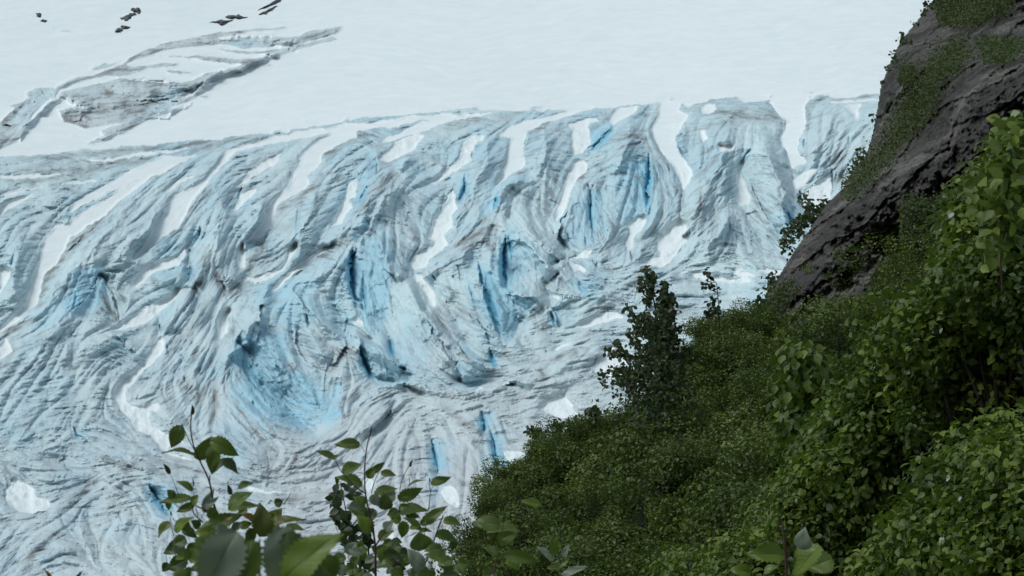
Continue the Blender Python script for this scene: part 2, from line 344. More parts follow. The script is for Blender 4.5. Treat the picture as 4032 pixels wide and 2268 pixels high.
# ice showing through the snowfield (upper left crevasse zone)
ICE_UP = [
 'A0,880 60,830 180,720 400,640 480,590 700,530 880,470 920,430 1050,360 1240,305 1390,275 1560,240 1800,215 2070,195 2060,205 1800,235 1650,265 1480,290 1380,290 1480,330 1320,345 1180,370 1000,420 900,470 980,480 1300,455 1250,480 1050,500 960,540 700,560 520,600 420,650 400,700 300,760 200,880 100,960 0,1080 -200,1150 -200,950',
 'A1390,280 1620,285 1850,270 2100,265 2170,260 2230,220 2480,190 2440,250 2300,285 2150,325 2040,325 1900,345 1750,350 1620,320 1440,330 1250,330 1320,290',
 'A1550,345 1700,365 1900,372 2150,330 2420,272 2200,330 1980,380 1900,410 1800,460 1560,450 1430,430 1330,415 1150,410 1280,402 1480,410 1700,425 1850,425 1950,390 1720,388 1620,370',
 'A560,640 740,600 860,565 1100,590 1280,600 1420,640 1380,680 1200,760 1080,800 900,830 800,870 700,880 560,880 470,880 440,810 400,800 560,770 640,790 540,740 480,700 410,690 440,660',
 'A1080,770 1400,690 1380,650 1250,610 1400,580 1500,530 1700,490 1960,395 2420,265 2440,285 2000,405 1700,520 1500,590 1640,600 1500,650 1400,700 1200,790 1050,860 840,940 740,972 730,940 900,890 700,920 620,935 500,885 800,870 960,810',
 'A0,1085 30,960 120,950 250,850 330,760 420,700 460,710 380,760 280,830 200,930 210,960 100,1040',
 'A600,1050 760,970 900,900 1050,870 1200,790 1370,760 1100,860 900,950 700,1030',
 'A570,530 730,460 860,460 740,500 640,500', 'A180,680 250,640 400,635 330,680 240,700 200,710', 'A65,770 200,720 190,740 100,780',
 'A1180,510 1330,520 1450,520 1300,538 1220,530', 'A1820,492 1960,462 1960,470 1850,497',
 'A1430,700 1520,690 1470,712','A500,985 555,972 520,988','A590,800 680,850 620,900 520,890 460,840',
 'A1120,1045 1300,1020 1500,1003 1400,1025 1200,1048',
 'C980,297 1085,288 1085,294 1000,300','C1205,312 1235,312 1235,318','B1380,232 1560,215 1480,235',
 'A360,203 400,200 390,208','A415,214 515,214 500,222 440,222',
]
# main icefall: everything under this line
LIP = 'A-800,1230 0,1140 300,1118 600,1078 900,1058 1100,1045 1700,1000 2100,945 2574,878'
LIP2 = 'B0,345 300,300 600,262 1050,232 1350,262 1660,238 1760,258 2200,205 2250,215 2470,184 2500,215 2590,235'
LIP3 = 'C0,372 80,358 150,378 350,345 540,328 600,375 790,328 815,352 1020,352 1060,335 1300,318 1490,302 1650,300 2600,250 3400,230'
# creases: x,y in photo crop; height in metres towards the viewer
def L3(s, h):
    return pts(s), h
CREASE = [
 L3('B430,680 330,850 230,970 100,1100 0,1200', 9), L3('B480,740 380,900 320,1040 320,1100', 9),
 L3('G330,20 390,180 400,270 480,320 500,420', 8), L3('G480,330 560,430 650,570 720,700 730,760 830,850 900,1000 960,1090', 8),
 L3('G560,300 620,420 700,600 760,640', -4), L3('G300,620 400,700 450,900 480,980', -6),
 L3('G150,160 60,250 -60,330 -200,450', 7), L3('G10,500 60,640 160,740 260,780', -5),
 L3('G260,870 340,880 430,950 600,1050', 8), L3('G130,760 200,800 230,900', 4), L3('G240,980 300,1100 500,1120 700,1160', -8),
 L3('G1070,230 1090,330 1130,500 1200,700 1235,790', 8), L3('G1230,440 1300,470 1400,490 1500,510 1560,560', 9),
 L3('G980,580 1080,680 1130,760 1180,790 1290,800', 6), L3('G1400,640 1330,760 1320,800', -6),
 L3('G1275,10 1350,70 1500,180 1560,260 1640,420', 9), L3('G1180,0 1150,130 1190,300 1260,440', 6),
 L3('G1340,300 1400,440', -2), L3('G900,820 1000,940 1100,1010 1130,1040', 6), L3('G700,680 760,800 900,900', 6),
 L3('G940,1090 1000,1170 1150,1110 1350,1100', -7), L3('G250,1190 500,1130 750,1160 1000,1190 1300,1140 1600,1070 1800,950 1950,880', 5),
 L3('G820,480 870,640 980,800', -3), L3('G780,330 850,480 900,520', 3),
 L3('G1590,590 1700,480 2000,480 2100,560', 4), L3('G1650,720 1800,730 2120,690', -3), L3('G1780,300 1850,350 1990,460', 5),
 L3('G1600,260 1700,230 1800,290', -4), L3('G2000,270 2250,290 2574,330', 5), L3('G1650,330 1560,420 1600,560', -3),
 L3('B1500,760 1300,770 1220,830 1230,950 1270,1040', 9), L3('B1180,1000 1100,1180 900,1300 700,1430', 8),
 L3('B700,1180 600,1080 520,940', -3), L3('B1700,800 1600,1000 1640,1200 1800,1290', -5), L3('B1270,1040 1500,1200 1650,1330', 8),
 L3('B2000,760 1850,770 1780,850 1730,960', 5), L3('B1780,850 1700,1050 1680,1180', 5), L3('B2010,990 2020,1120 1900,1230 1780,1260', 4),
 L3('B1550,380 1560,560 1500,740', 7), L3('B2180,350 2150,500 2050,740', 9), L3('B1150,480 1120,650 1000,850 900,1050', 6),
 L3('B700,480 760,560 830,680', -3), L3('B600,580 480,680', 6), L3('B2420,900 2300,1100 2200,1250', 5), L3('B2560,700 2530,1020', -4),
 L3('C500,460 450,700 420,830 300,1050 150,1300', 9), L3('C700,560 720,700 800,850 850,1050 900,1200', 9), L3('C440,1100 480,1200 300,1449', 8),
 L3('C590,1100 700,1300 860,1400', -5), L3('C900,820 960,1000 1000,1100', -6), L3('C1250,450 1200,560 1100,700 1050,780', 6), L3('C1480,560 1350,750 1250,900', 4),
 L3('D150,420 100,700 60,900', 6), L3('D900,250 780,400 600,600 400,820 250,1030', 8), L3('D1130,250 1080,380 850,560 720,670', 6),
 L3('D720,670 580,880 450,1010 300,1250 100,1449', 7), L3('D720,690 800,850 870,1050', -4), L3('D740,640 950,620 1000,600', 3),
 L3('D1560,90 1620,280 1500,560 1400,800 1200,1100', 6), L3('D1450,320 1440,440 1360,560 1350,760 1230,800', -8), L3('D1340,640 1280,740 1100,760', 5),
 L3('D1040,900 1150,1020 1140,1150 1250,1100', -5), L3('D900,1130 700,1200 500,1120', 4), L3('D520,1120 500,1250 420,1449', 5),
 L3('D1820,170 1900,210 1850,330 1720,480', 6), L3('D2280,120 2250,250 2160,430 2080,560', 7), L3('D1580,650 1700,760 1620,800', 5),
 L3('D1950,800 1910,880 1870,1050 1760,1100 1650,1300 1640,1449', 8), L3('D2110,780 2200,930 2380,1100 2500,1180', 7),
 L3('D1870,1050 1900,1200 1990,1290 2020,1449', 6), L3('D1720,1180 1820,1320 1860,1420', -4), L3('D2160,1080 2140,1200 2200,1330', -3),
 L3('D2200,1060 2280,1200 2380,1370', 6), L3('D2430,1040 2470,1110 2574,1180', -5), L3('D1330,1250 1280,1449', -4), L3('D1560,1150 1400,1400', 4),
 L3('E1640,80 1800,260 2000,380 2150,490 2350,490 2500,420', 6), L3('E1900,60 2050,200 2200,360 2330,330', -11),
 L3('E1620,250 1600,420 1750,560 1900,700', 5), L3('E1850,780 2100,825 2300,800 2500,640', -8), L3('E1700,900 2200,900 2574,850', 5),
 L3('E1350,100 1420,200 1450,400', -3), L3('E1560,100 1540,350', -4), L3('E620,600 760,600 950,640 1200,700', 4), L3('E560,650 450,640 300,620', -4),
 L3('E700,700 800,770 880,820', 4), L3('E700,780 560,900 430,970', -4), L3('E1080,780 1230,830 1300,950', 5), L3('E1100,820 1210,1010', -6),
 L3('E0,560 300,640 500,700', 3), L3('E560,930 700,1280', -3), L3('E300,1290 420,1200 600,1280', 3), L3('E900,1120 930,1020', 2),
 L3('F1990,200 1850,300 1700,420 1600,520', 6), L3('F1950,190 1850,350 1780,420', -3), L3('F2200,450 2260,800', -4), L3('F2400,300 2574,420', 4),
 L3('A410,700 280,830 100,980', 5), L3('A400,640 240,740 60,860', -5),L3('A860,570 1100,592 1400,585 1700,500 2000,400', 7),
 L3('A640,790 900,830 1080,790 1380,690', -7), L3('A560,770 450,710 380,730', 4), L3('A1620,285 1900,270 2150,260', 5), L3('A1620,345 1900,345 2150,330 2400,290', -4),
 L3('A740,970 1000,860 1200,800 1400,740', 3), L3('A470,880 560,885 800,870', -5), L3('A430,800 560,775 640,795', 4),
]
# slits: polyline, half width (photo px), depth (m), blueness
SLIT = [
 ('G195,150 160,220 150,330 160,430 180,490 230,560', 13, 13, 1), ('G240,330 250,450 258,540 265,620', 8, 8, .7), ('G430,780 440,880 475,950', 9, 8, .9),
 ('G215,860 245,960 290,1060 330,1110', 13, 12, .8), ('G1130,370 1150,520 1190,650 1235,780', 16, 9, 1), ('G1262,80 1248,190 1252,320 1275,430 1320,460', 13, 14, 1),
 ('G1290,60 1320,190', 8, 8, .9), ('G998,390 1030,500 1065,605', 5, 5, .5), ('G1155,870 1175,960 1215,1010', 10, 8, 1), ('G1085,320 1095,380 1110,449', 6, 5, .6),
 ('G1590,610 1625,680 1640,715', 8, 7, .7), ('G1930,240 1925,300', 9, 4, .8), ('G1800,370 1820,430 1880,470', 8, 6, .5), ('G730,330 770,400', 5, 4, .6),
 ('G880,340 900,370', 6, 4, .6), ('G1070,240 1090,330 1110,400', 5, 5, .8), ('G930,960 900,1000', 5, 4, .5), ('G1560,870 1570,905', 5, 4, .6),
 ('I350,255 368,330 380,425', 9, 6, 1), ('I410,375 440,470 460,600 480,690', 9, 9, 1), ('F2205,460 2228,580 2245,680 2255,720', 8, 8, 1),('F2255,740 2290,800', 9,5,.8),
 ('B1870,790 1880,930 1892,1080 1895,1170', 8, 8, 1), ('B2312,560 2308,700 2300,860 2288,990', 12, 12, 1), ('B1210,840 1195,920 1185,985', 10, 7, .9),
 ('B975,700 975,820 930,930', 9, 8, .8), ('B1840,1160 1850,1245', 6, 6, .8), ('B2048,335 2040,390 1960,480 1880,560', 12, 9, .8),('B1720,1130 1735,1200',5,4,.6),
 ('B330,590 340,700', 5, 5, .5), ('B270,800 200,960', 9, 7, .6), ('B1030,530 1025,610', 5, 5, .5), ('B1700,930 1660,1060', 6, 6, .5), ('B2170,1270 2190,1350', 9, 10, .1),
 ('D545,800 543,900 525,975', 7, 5, .9), ('D2555,510 2540,640 2545,780 2574,870', 12, 12, 1), ('D2222,990 2228,1090', 9, 7, 1), ('D1455,330 1440,430 1380,510', 6, 6, .4),
 ('D1385,620 1380,700 1340,770', 8, 7, .4), ('D1155,1060 1165,1140', 7, 6, .5), ('D700,700 690,800', 5, 3, .5), ('D100,560 75,650', 8, 5, .3), ('D1755,60 1720,150', 6, 5, .3),
 ('D2160,200 2150,450', 10, 4, .3), ('D2530,160 2545,210', 10, 5, .5), ('D1600,760 1640,820', 8, 5, 0), ('D1205,1190 1230,1290', 6, 5, .1), ('D900,1170 900,1240', 6, 4, .4),
 ('E1085,790 1130,900 1225,1020', 10, 7, .9), ('E420,980 470,1090 525,1160', 5, 5, .3), ('E560,930 650,1090 700,1200 712,1290', 4, 4, .1), ('E460,630 490,670', 7, 4, .6),
 ('E860,1000 890,1050', 5, 4, .5), ('E1330,0 1345,50', 9, 5, .5), ('E530,360 560,430 610,450', 6, 5, .5), ('E1825,180 1860,240', 6, 4, .6), ('E1650,250 1680,330', 8, 3, .5),
 ('C1025,620 1020,690', 7, 5, .6), ('C1335,600 1330,655', 5, 5, .5), ('C895,1120 925,1210 965,1280', 8, 7, .9), ('C125,640 140,710 190,790', 7, 6, .6), ('C838,1170 845,1190', 6, 5, .9),
 ('C50,800 70,850', 5, 5, .1), ('C640,690 580,780', 8, 5, .4), ('C1215,840 1225,1000', 6, 6, .1), ('C285,970 290,1100', 6, 5, -.2), ('C150,1000 140,1190', 4, 4, -.2), ('C205,1230 215,1300', 6, 6, .1),
 ('C720,1090 800,1230', 4, 3, .2),('C480,1180 500,1300', 4, 3, 0), ('C750,1300 830,1380', 5, 4, -.1), ('C1300,700 1190,830', 6, 5, -.2), ('C1250,850 1230,960', 6, 5, -.1),
 ('A1480,590 1400,660 1380,690', 6, 6, 0), ('A20,900 90,925', 10, 8, -.3),
]
# soft blue zones: centre, radii, angle deg, strength
BLUE = [('G320,350',150,420,5,.75),('G1250,600',110,260,-15,.85),('G1100,700',90,330,-20,.45),('E2050,150',420,260,10,.9),('D1900,1300',250,230,0,.8),('D2100,900',240,230,10,.6),
 ('G60,650',150,260,-10,.4),('G430,1000',220,160,15,.55),('G1290,280',90,300,0,.7),('G600,850',180,240,0,.35),('B2230,800',190,330,0,.6),('B1850,1050',170,230,0,.6),('B1930,420',60,200,40,.7),
 ('B250,760',70,260,15,.55),('D600,830',150,220,40,.8),('D350,1000',200,120,-25,.45),('B580,640',160,90,20,.4),('B850,530',130,110,0,.35),('B1150,900',70,160,0,.5),('D1300,600',200,100,-30,.3),
 ('D1200,760',150,90,-20,.35),('C900,1220',140,160,0,.5),('C80,950',90,200,0,.3),('E300,150',300,300,0,.3),('E1180,900',110,180,-30,.7),('E1680,500',150,260,-20,.45),('D700,350',260,120,-35,.2),
 ('D150,600',200,260,0,.3),('D2350,300',200,200,0,.25),('G950,250',180,80,0,.35),('G1850,420',130,90,20,.6),('H2300,500',150,120,0,.2),('D1700,260',260,300,0,.25),('E580,400',60,60,0,.6),
 ('G1000,1050',150,90,20,.5),('G1720,620',60,120,0,.3),('I450,550',120,240,0,.4),('F2260,700',90,240,0,.4),('A1750,310',160,40,0,.7),('A1150,800',260,50,-18,.7),('A250,760',200,60,-38,.35),('D2420,620',150,300,0,.3),
 ('G1900,340',90,110,0,.4),('E350,1330',120,100,0,.25),('E900,1120',200,120,0,.2),('B700,780',150,150,0,.3),('B1600,650',250,160,0,.2),('C450,900',260,160,0,.2),('B1000,780',80,200,0,.4),('A1300,1180',900,120,-12,.2)]
# dark dirty strokes: polyline, half width px, strength
# one-sided ledges and fin edges: line, high side (1: image left of a falling line / below a rightward line), height, reach px, blue of the wall
STEP = [('G205,150 170,200 150,300 160,420 190,500 250,620',1,6,70,.6),('G320,40 380,170 390,290 470,330 500,430',-1,7,80,.5),('G260,870 340,880 430,950 600,1050',1,8,70,.5),('G200,780 230,930 280,1080',1,7,60,.7),
 ('G1070,240 1095,340 1140,540 1190,700 1235,790',1,8,100,.9),('G1230,440 1300,470 1400,490 1500,510',-1,6,80,.7),('G1265,40 1245,190 1250,320 1275,430',1,8,80,.9),('G1280,50 1400,120 1500,190 1560,270 1600,380',-1,6,60,.4),
 ('G700,660 720,760 790,830 870,950 950,1080',1,5,50,.15),('G1000,600 1080,690 1130,770 1140,830',1,5,50,.3),('G900,820 1000,940 1100,1010 1130,1040',1,6,50,.6),('G20,770 110,810 130,850 60,950 0,1000',1,3,40,.2),
 ('G250,1180 400,1130 560,1130 760,1150 1000,1185 1200,1150',1,6,70,.25),('G1790,350 1850,350 1990,440',-1,4,45,.6),('G1580,560 1640,640 1650,715',1,5,45,.5),('B340,580 290,750 270,830 200,940 170,1000',-1,7,60,.65),
 ('B2045,340 2000,430 1930,500 1880,560',-1,7,60,.8),('B1500,760 1360,760 1270,790 1215,850 1190,990',-1,6,60,.5),('B1870,790 1890,1000 1895,1170',1,5,60,.7),('B2312,550 2308,760 2290,1000',-1,8,120,.85),
 ('B2010,990 2020,1110 1960,1180 1880,1240',-1,6,60,.5),('B1730,960 1660,1050 1660,1180 1700,1250 1800,1300',1,6,60,.4),('B320,1040 230,1150 210,1230',-1,6,60,.5),('B975,700 985,850 940,940',-1,5,50,.7),
 ('B1500,340 1420,430 1400,560 1410,650',-1,5,55,.15),('B1300,480 1270,640 1180,800',1,4,55,.15),('B2320,350 2350,480 2440,610',1,5,55,.25),('B2570,400 2510,470 2520,560',-1,5,50,.4),('B1110,450 1030,580 1020,680',-1,5,50,.2),
 ('C145,460 150,600 120,680 190,790',-1,5,45,.5),('C895,490 870,570 845,600',1,5,45,.5),('C860,690 910,760 920,830',1,5,45,.4),('C1030,400 1030,540 980,620 960,700 1030,790',-1,5,45,.4),('C880,1120 930,1230 960,1290',1,5,50,.8),
 ('C1200,820 1120,880 1090,960',-1,5,40,.3),('C620,900 700,1080 850,1300',1,4,45,.1),('C450,1160 380,1300 300,1449',-1,4,50,.15),('D720,700 650,820 600,880 500,990',-1,5,70,.75),('D720,690 800,850 870,1050',1,5,45,.2),
 ('D1345,560 1290,640 1140,690 1070,740',1,6,50,.5),('D1385,600 1385,700 1330,780',-1,5,50,.4),('D1460,330 1440,430 1370,520',-1,6,60,.4),('D2550,520 2535,640 2560,850',1,6,70,.8),('D1910,880 1870,1060 1870,1200',1,5,60,.5),
 ('D2120,790 2220,960 2400,1110',1,6,55,.4),('D2160,1080 2140,1200 2200,1330 2380,1370',1,5,50,.3),('D1640,1300 1760,1400 1830,1500 2000,1630 2150,1690',1,7,120,.9),('D1930,1160 2010,1280 2030,1449',-1,6,60,.6),
 ('D1770,1090 1700,1250 1640,1400',1,6,60,.6),('D840,1130 900,1230 1000,1290',-1,5,45,.5),('D1240,260 1180,330 1100,480 1000,560',-1,5,60,.15),('D1620,200 1590,330 1500,500 1420,700',-1,5,60,.15),('D860,190 700,330 520,480 440,600',1,5,60,.1),
 ('D260,960 120,1050 30,1130',1,5,50,.1),('D1000,620 900,700 730,680',-1,4,50,.2),('D1180,1180 1290,1130 1400,960',1,4,50,.15),('D2330,150 2250,280 2100,480',1,5,55,.25),('D1980,330 1900,480 1790,520',-1,5,50,.2),('D2400,500 2240,640 2000,790 1930,860',1,6,60,.35),
 ('E2490,20 2470,120 2460,260 2440,330',-1,6,60,.6),('E1660,250 1760,360 1900,470',1,4,45,.3),('E1080,790 1130,900 1225,1010',1,5,60,.8),('E700,620 780,600 960,650',1,4,50,.25),('E520,360 570,440 640,460',1,3,30,.5),('E560,640 760,590 960,640 1200,720',1,4,45,.1),
 ('F2205,450 2240,640 2260,720',1,5,55,.8),('I355,250 380,420',1,4,45,.8),('I420,380 450,520 480,690',1,5,55,.8),('A420,700 280,830 100,960',1,5,50,.25),('A1080,770 1250,710 1400,650',1,5,40,.4),('H1100,460 1000,640 870,720',1,3,40,.1),('G1500,1010 1400,1100 1200,1140',-1,3,50,.1)]
DIRT = [('D860,170 760,270 620,400 480,520 380,640 320,760 270,900',16,.75),('D300,1000 180,1040 60,1120 0,1180',10,.6),('D80,1200 100,1260 60,1320 0,1380',10,.6),('D720,820 780,930 860,1050',6,.8),
 ('D1920,460 1850,560 1790,640 1770,700',14,.65),('D1560,650 1580,740 1640,820 1720,800 1790,770',14,.75),('D1100,700 1120,790 1180,840',9,.5),('D1640,1170 1700,1090',12,.4),('D1240,1280 1400,1100 1500,880',12,.4),
 ('D1300,300 1450,180 1600,60',10,.35),('D2000,260 2200,120 2330,0',10,.5),('D1480,500 1500,600 1440,760 1350,900',14,.45),('D2000,780 2200,650 2420,520 2574,400',10,.5),('D1430,1240 1380,1350',9,.5),('D860,850 910,920',8,.4),
 ('E1300,30 1390,100 1420,190 1480,100 1560,10',14,.6),('E1540,60 1570,200 1520,340',8,.6),('E2000,520 1920,700',10,.45),('E2150,510 2090,690',12,.6),('E640,600 760,590 860,640 960,670',12,.45),('E700,720 600,850 470,940',18,.6),
 ('E560,900 540,930',12,.7),('E150,1400 240,1280 400,1150',12,.45),('E790,1290 870,1320',10,.6),('E1900,870 2200,900 2574,800',14,.4),('E1680,160 1870,430 1900,460',7,.5),('E60,760 20,600',8,.3),('E1250,640 1400,660 1480,700',16,.35),
 ('G0,1040 30,1000 130,860 180,900 200,940',9,.5),('G760,560 800,640 850,720',20,.45),('G900,460 880,520',14,.5),('G860,200 1000,260',16,.45),('G1130,100 1180,170',9,.7),('G1440,560 1470,600 1560,540',8,.5),('G1520,660 1540,720 1600,700',9,.6),
 ('G1900,1010 1960,1090',1,.1),('G1500,1010 1560,1060 1570,1080 1520,1070',8,.6),('G1600,950 1750,870 1770,900 1700,960',10,.5),('G1850,620 1960,560 2050,600',8,.5),('G2100,450 2250,330 2400,200',14,.35),('G850,1050 910,1110 860,1140',7,.5),
 ('G1270,930 1300,960 1350,980',6,.5),('G50,1240 120,1380',6,.5),('G60,1280 180,1200 200,1210',9,.4),('G350,1420 430,1330 470,1240',8,.55),('G800,1290 930,1380 1060,1449',12,.4),('G1300,1240 1450,1200',10,.45),('G1050,1060 1200,1040 1370,1090',5,.5),
 ('B450,660 330,820 200,960',22,.45),('B720,600 790,600 830,680',7,.6),('B1230,1020 1100,1150 1000,1180 860,1280',22,.4),('B1110,1190 1160,1270',10,.6),('B1350,710 1440,670',7,.7),('B1840,650 1850,690 1780,760',10,.75),('B1600,680 1640,780',8,.5),
 ('B1540,770 1640,900',8,.4),('B2440,640 2460,690',8,.7),('B2540,850 2530,1020',9,.5),('B560,1090 640,1200',8,.4),('B760,850 800,880 850,930',8,.5),('B1440,1060 1500,1180',9,.35),('B780,400 950,330 1100,310 1220,330',9,.45),('B20,540 180,450 350,420',8,.3),
 ('B1420,430 1500,380 1600,320',9,.45),('B1900,340 1930,330 2030,300',8,.4),('B2000,480 2200,430 2340,460',9,.4),('B2050,540 2250,460',7,.35),
 ('C160,370 350,350 540,330',7,.5),('C360,540 560,460 780,465 880,500',16,.5),('C200,440 350,400 500,430',10,.35),('C1040,500 1030,400 1100,360',12,.45),('C1060,345 1300,325 1540,330',8,.5),('C420,740 330,830 240,900',10,.5),('C290,980 280,1100',12,.55),
 ('C340,940 370,910',8,.7),('C150,1000 135,1190',10,.4),('C1050,520 1030,560',10,.5),('C1240,570 1250,590',8,.6),('C1300,710 1200,800',12,.7),('C1260,800 1280,900 1230,960',14,.6),('C780,1250 860,1370',8,.45),
 ('A40,960 0,1060',26,.65),('A180,730 60,830 0,900',10,.5),('A200,950 100,1030 0,1090',12,.5),('A450,810 480,870 540,880',14,.7),('A580,790 620,840 660,880',7,.6),('A860,570 1000,590 1100,600 1240,600',10,.6),('A980,620 1000,670',8,.6),('A1080,620 1130,680 1180,640',12,.6),
 ('A740,620 800,680 850,690',12,.6),('A880,740 920,750',10,.5),('A900,820 1050,770',14,.45),('A1250,600 1400,590 1500,530 1950,390',9,.45),('A1320,415 1500,440 1700,440',9,.45),('A1420,320 1470,330',10,.5),('A2150,280 2440,250',12,.5),('A1150,350 1000,410 900,460',7,.55),
 ('A420,650 700,540 900,490',9,.45),('A560,890 640,920',8,.5),('A640,690 600,690 500,700',6,.5),
 ('A0,1160 600,1110 1200,1070 2100,960',9,.45),('A0,1220 350,1230 700,1190 1200,1120',16,.4),('A0,1310 250,1310 600,1260',9,.5),('A320,1360 500,1320 700,1270',8,.5),('A950,1310 1100,1270 1300,1190',8,.4),('A1750,1230 1900,1150 2000,1090',8,.4),('A2330,1150 2450,1040 2574,980',12,.6)]
FLOW = ['A0,600 1000,520','A0,1180 1200,1110 2400,950','A0,1330 800,1250 1400,1120','A450,650 1200,330 2200,210','A700,700 1300,650','A800,900 1500,650 2200,330',
 'D0,250 250,200 450,270','D20,470 150,420 300,450','D60,560 280,560','D40,900 180,880','D350,780 700,560','D480,480 900,220 1080,80','D620,420 800,330 950,210','D700,600 900,560 980,600','D1250,420 1400,300 1550,200','D1400,200 1560,80',
 'D1480,560 1600,360 1750,250','D1300,900 1450,650 1500,550','D1380,1000 1500,800 1560,600','D1250,1150 1450,850','D1100,1449 1350,1100','D1600,280 1750,250 1850,300','D1650,350 1800,400','D2000,250 2200,180','D2100,330 2250,450',
 'D2050,560 2300,340 2450,250','D2250,150 2480,100','D2000,900 2100,870 2250,950','D1920,1000 2080,1010 2200,1100','D1750,1000 1950,1180','D2250,800 2400,760 2574,850','D2300,900 2500,950','D1650,1100 1500,1400','D1450,1250 1300,1449',
 'D100,1300 450,1150 500,1100','D60,1449 300,1300 600,1200','D700,1200 850,1250 1000,1320','D720,1350 1000,1400','D100,1150 300,1000 450,900','D850,1130 1100,1100 1300,1010','D950,850 1100,900','D1050,300 1180,200','D700,720 850,950','D560,760 700,690','D1800,1200 1900,1400',
 'E0,100 200,50 350,0','E200,200 350,190 520,220','E0,420 150,350 300,250','E350,300 600,300 850,370','E400,420 700,450 1000,600','E600,100 800,80 850,100','E100,600 400,650 600,740','E0,700 60,740 100,800','E400,900 600,800 720,720',
 'E700,900 900,850','E0,1100 200,1050 400,1100','E100,1250 300,1180 500,1250','E700,1100 900,1050','E900,1200 1100,1300','E1000,150 1200,60 1300,-50','E1000,600 1300,620','E1650,250 1950,500','E1800,100 1950,250','E2100,100 2250,300','E2000,300 2400,250',
 'E1900,600 2200,650 2500,450','E2150,1100 2574,880','E1950,880 2300,900 2574,830','E1400,300 1500,100','E0,1350 300,1200','E1300,1000 1600,1300',
 'G1400,1240 2100,1000','G500,1150 1000,1180 1500,1120 2000,1000','G700,1350 1000,1200','G900,1449 1100,1300 1400,1200','G1600,1200 1900,1150','G1350,850 1700,780 2100,700','G1500,700 1900,500','G1650,600 2000,500 2100,550',
 'G700,600 850,850 950,1000','G850,550 1000,620','G880,720 1050,800','G1000,450 1120,480','G1030,650 1170,750','G480,350 620,600 700,750','G380,150 430,450','G180,200 200,500','G300,450 260,650','G1330,200 1340,450','G1450,250 1380,440','G1400,100 1600,400','G1200,550 1300,700','G60,80 200,150','G-50,350 130,370','G0,450 200,480','G50,550 200,600',
 'G100,1350 400,1150 600,1130','G300,1449 500,1250','G400,950 380,1080','G200,850 500,1050','G1100,50 1250,90','G1150,250 1250,290','G850,200 1100,50','G650,300 900,150','G1700,300 1800,500','G450,700 500,950','G550,650 700,900',
 'B0,450 200,430 350,520','B0,600 200,500 330,560','B0,750 150,680 250,650','B250,700 450,560 600,520','B250,950 400,750','B400,900 600,1000 700,1130','B500,800 700,950','B600,560 800,620','B900,350 1100,350 1200,390','B700,450 950,430','B1100,550 1280,500',
 'B1050,700 1250,620','B1000,900 1150,720','B800,1150 1050,850 1200,750','B900,1200 1150,950','B1300,800 1500,950 1600,1100','B1250,950 1450,1150 1600,1300','B1400,700 1600,760 1700,850','B1430,520 1600,430 1730,480','B1420,620 1600,560 1740,600','B1500,350 1650,330',
 'B1900,700 2100,640 2250,700','B1950,600 2150,480 2340,500','B2000,450 2200,400 2320,430','B2100,330 2300,300','B2050,900 2200,1000','B2250,650 2240,900','B1820,850 1840,1000','B1950,900 1990,1050','B2350,650 2500,850','B2400,700 2350,950','B2050,1250 2250,1100','B1350,1180 1250,1300',
 'C160,450 500,430 850,500','C170,530 450,500 600,540','C180,640 400,600 550,560 700,620 820,700','C250,750 450,680 650,640 800,720','C300,850 500,720','C620,800 750,770 900,900','C650,900 800,900 950,1050','C200,950 400,800','C160,1100 400,950','C200,1300 450,1000',
 'C700,1100 850,1300','C500,1150 700,1300','C1050,480 1200,440 1540,430','C1080,600 1200,500 1450,520','C1020,720 1150,600 1300,560','C1080,780 1250,700 1350,600','C1150,850 1350,680','C1250,950 1350,800','C900,1100 1000,1280','S3000,900 3600,900','S2500,1900 3200,2200','S2300,1500 3000,1400',
 'I100,500 300,620','I100,300 400,350','I500,400 700,350','I100,1000 300,900','F1950,300 1700,700','F2050,300 2300,320','F2000,500 2200,480','F2300,500 2500,700','F1300,1000 1700,700']

# ------------------------------------------------------------------ glacier surface
ST = 2.7
X0, X1, Y0, Y1 = -480, 4250, -330, 2620
gx = np.arange(X0, X1, ST); gy = np.arange(Y0, Y1, ST)
GW, GH = len(gx), len(gy)
SX, SY = np.meshgrid(gx, gy)
wx = fbm(GH, GW, 14, 3) * 5 + fbm(GH, GW, 4, 2) * 2.2
wy = fbm(GH, GW, 14, 3) * 5 + fbm(GH, GW, 4, 2) * 2.2
SXw, SYw = SX + wx, SY + wy
def win(p, m):
    i0 = max(0, int((p[:, 0].min() - m - X0) / ST)); i1 = min(GW, int((p[:, 0].max() + m - X0) / ST) + 2)
    j0 = max(0, int((p[:, 1].min() - m - Y0) / ST)); j1 = min(GH, int((p[:, 1].max() + m - Y0) / ST) + 2)
    return slice(j0, max(j1, j0)), slice(i0, max(i1, i0))
def inside(p, X, Y):
    r = np.zeros(X.shape, bool); n = len(p)
    for i in range(n):
        x1, y1 = p[i]; x2, y2 = p[(i + 1) % n]
        if y1 == y2: continue
        c = ((Y >= min(y1, y2)) & (Y < max(y1, y2))) & (X < (x2 - x1) * (Y - y1) / (y2 - y1) + x1)
        r ^= c
    return r
def seg_dist(p, X, Y):
    """distance to polyline and parameter 0..1 along it"""
    best = np.full(X.shape, 1e9); par = np.zeros(X.shape)
    sl = np.hypot(*np.diff(p, axis=0).T); tot = sl.sum() + 1e-9; acc = 0
    for i in range(len(p) - 1):
        d = p[i + 1] - p[i]; t = np.clip(((X - p[i, 0]) * d[0] + (Y - p[i, 1]) * d[1]) / (d @ d + 1e-9), 0, 1)
        q = np.hypot(X - p[i, 0] - t * d[0], Y - p[i, 1] - t * d[1])
        m = q < best; best[m] = q[m]; par[m] = ((acc + t * sl[i]) / tot)[m]; acc += sl[i]
    return best, par
lip = np.vstack([pts(LIP), pts(LIP2), pts(LIP3)]); lip = lip[np.argsort(lip[:, 0])]
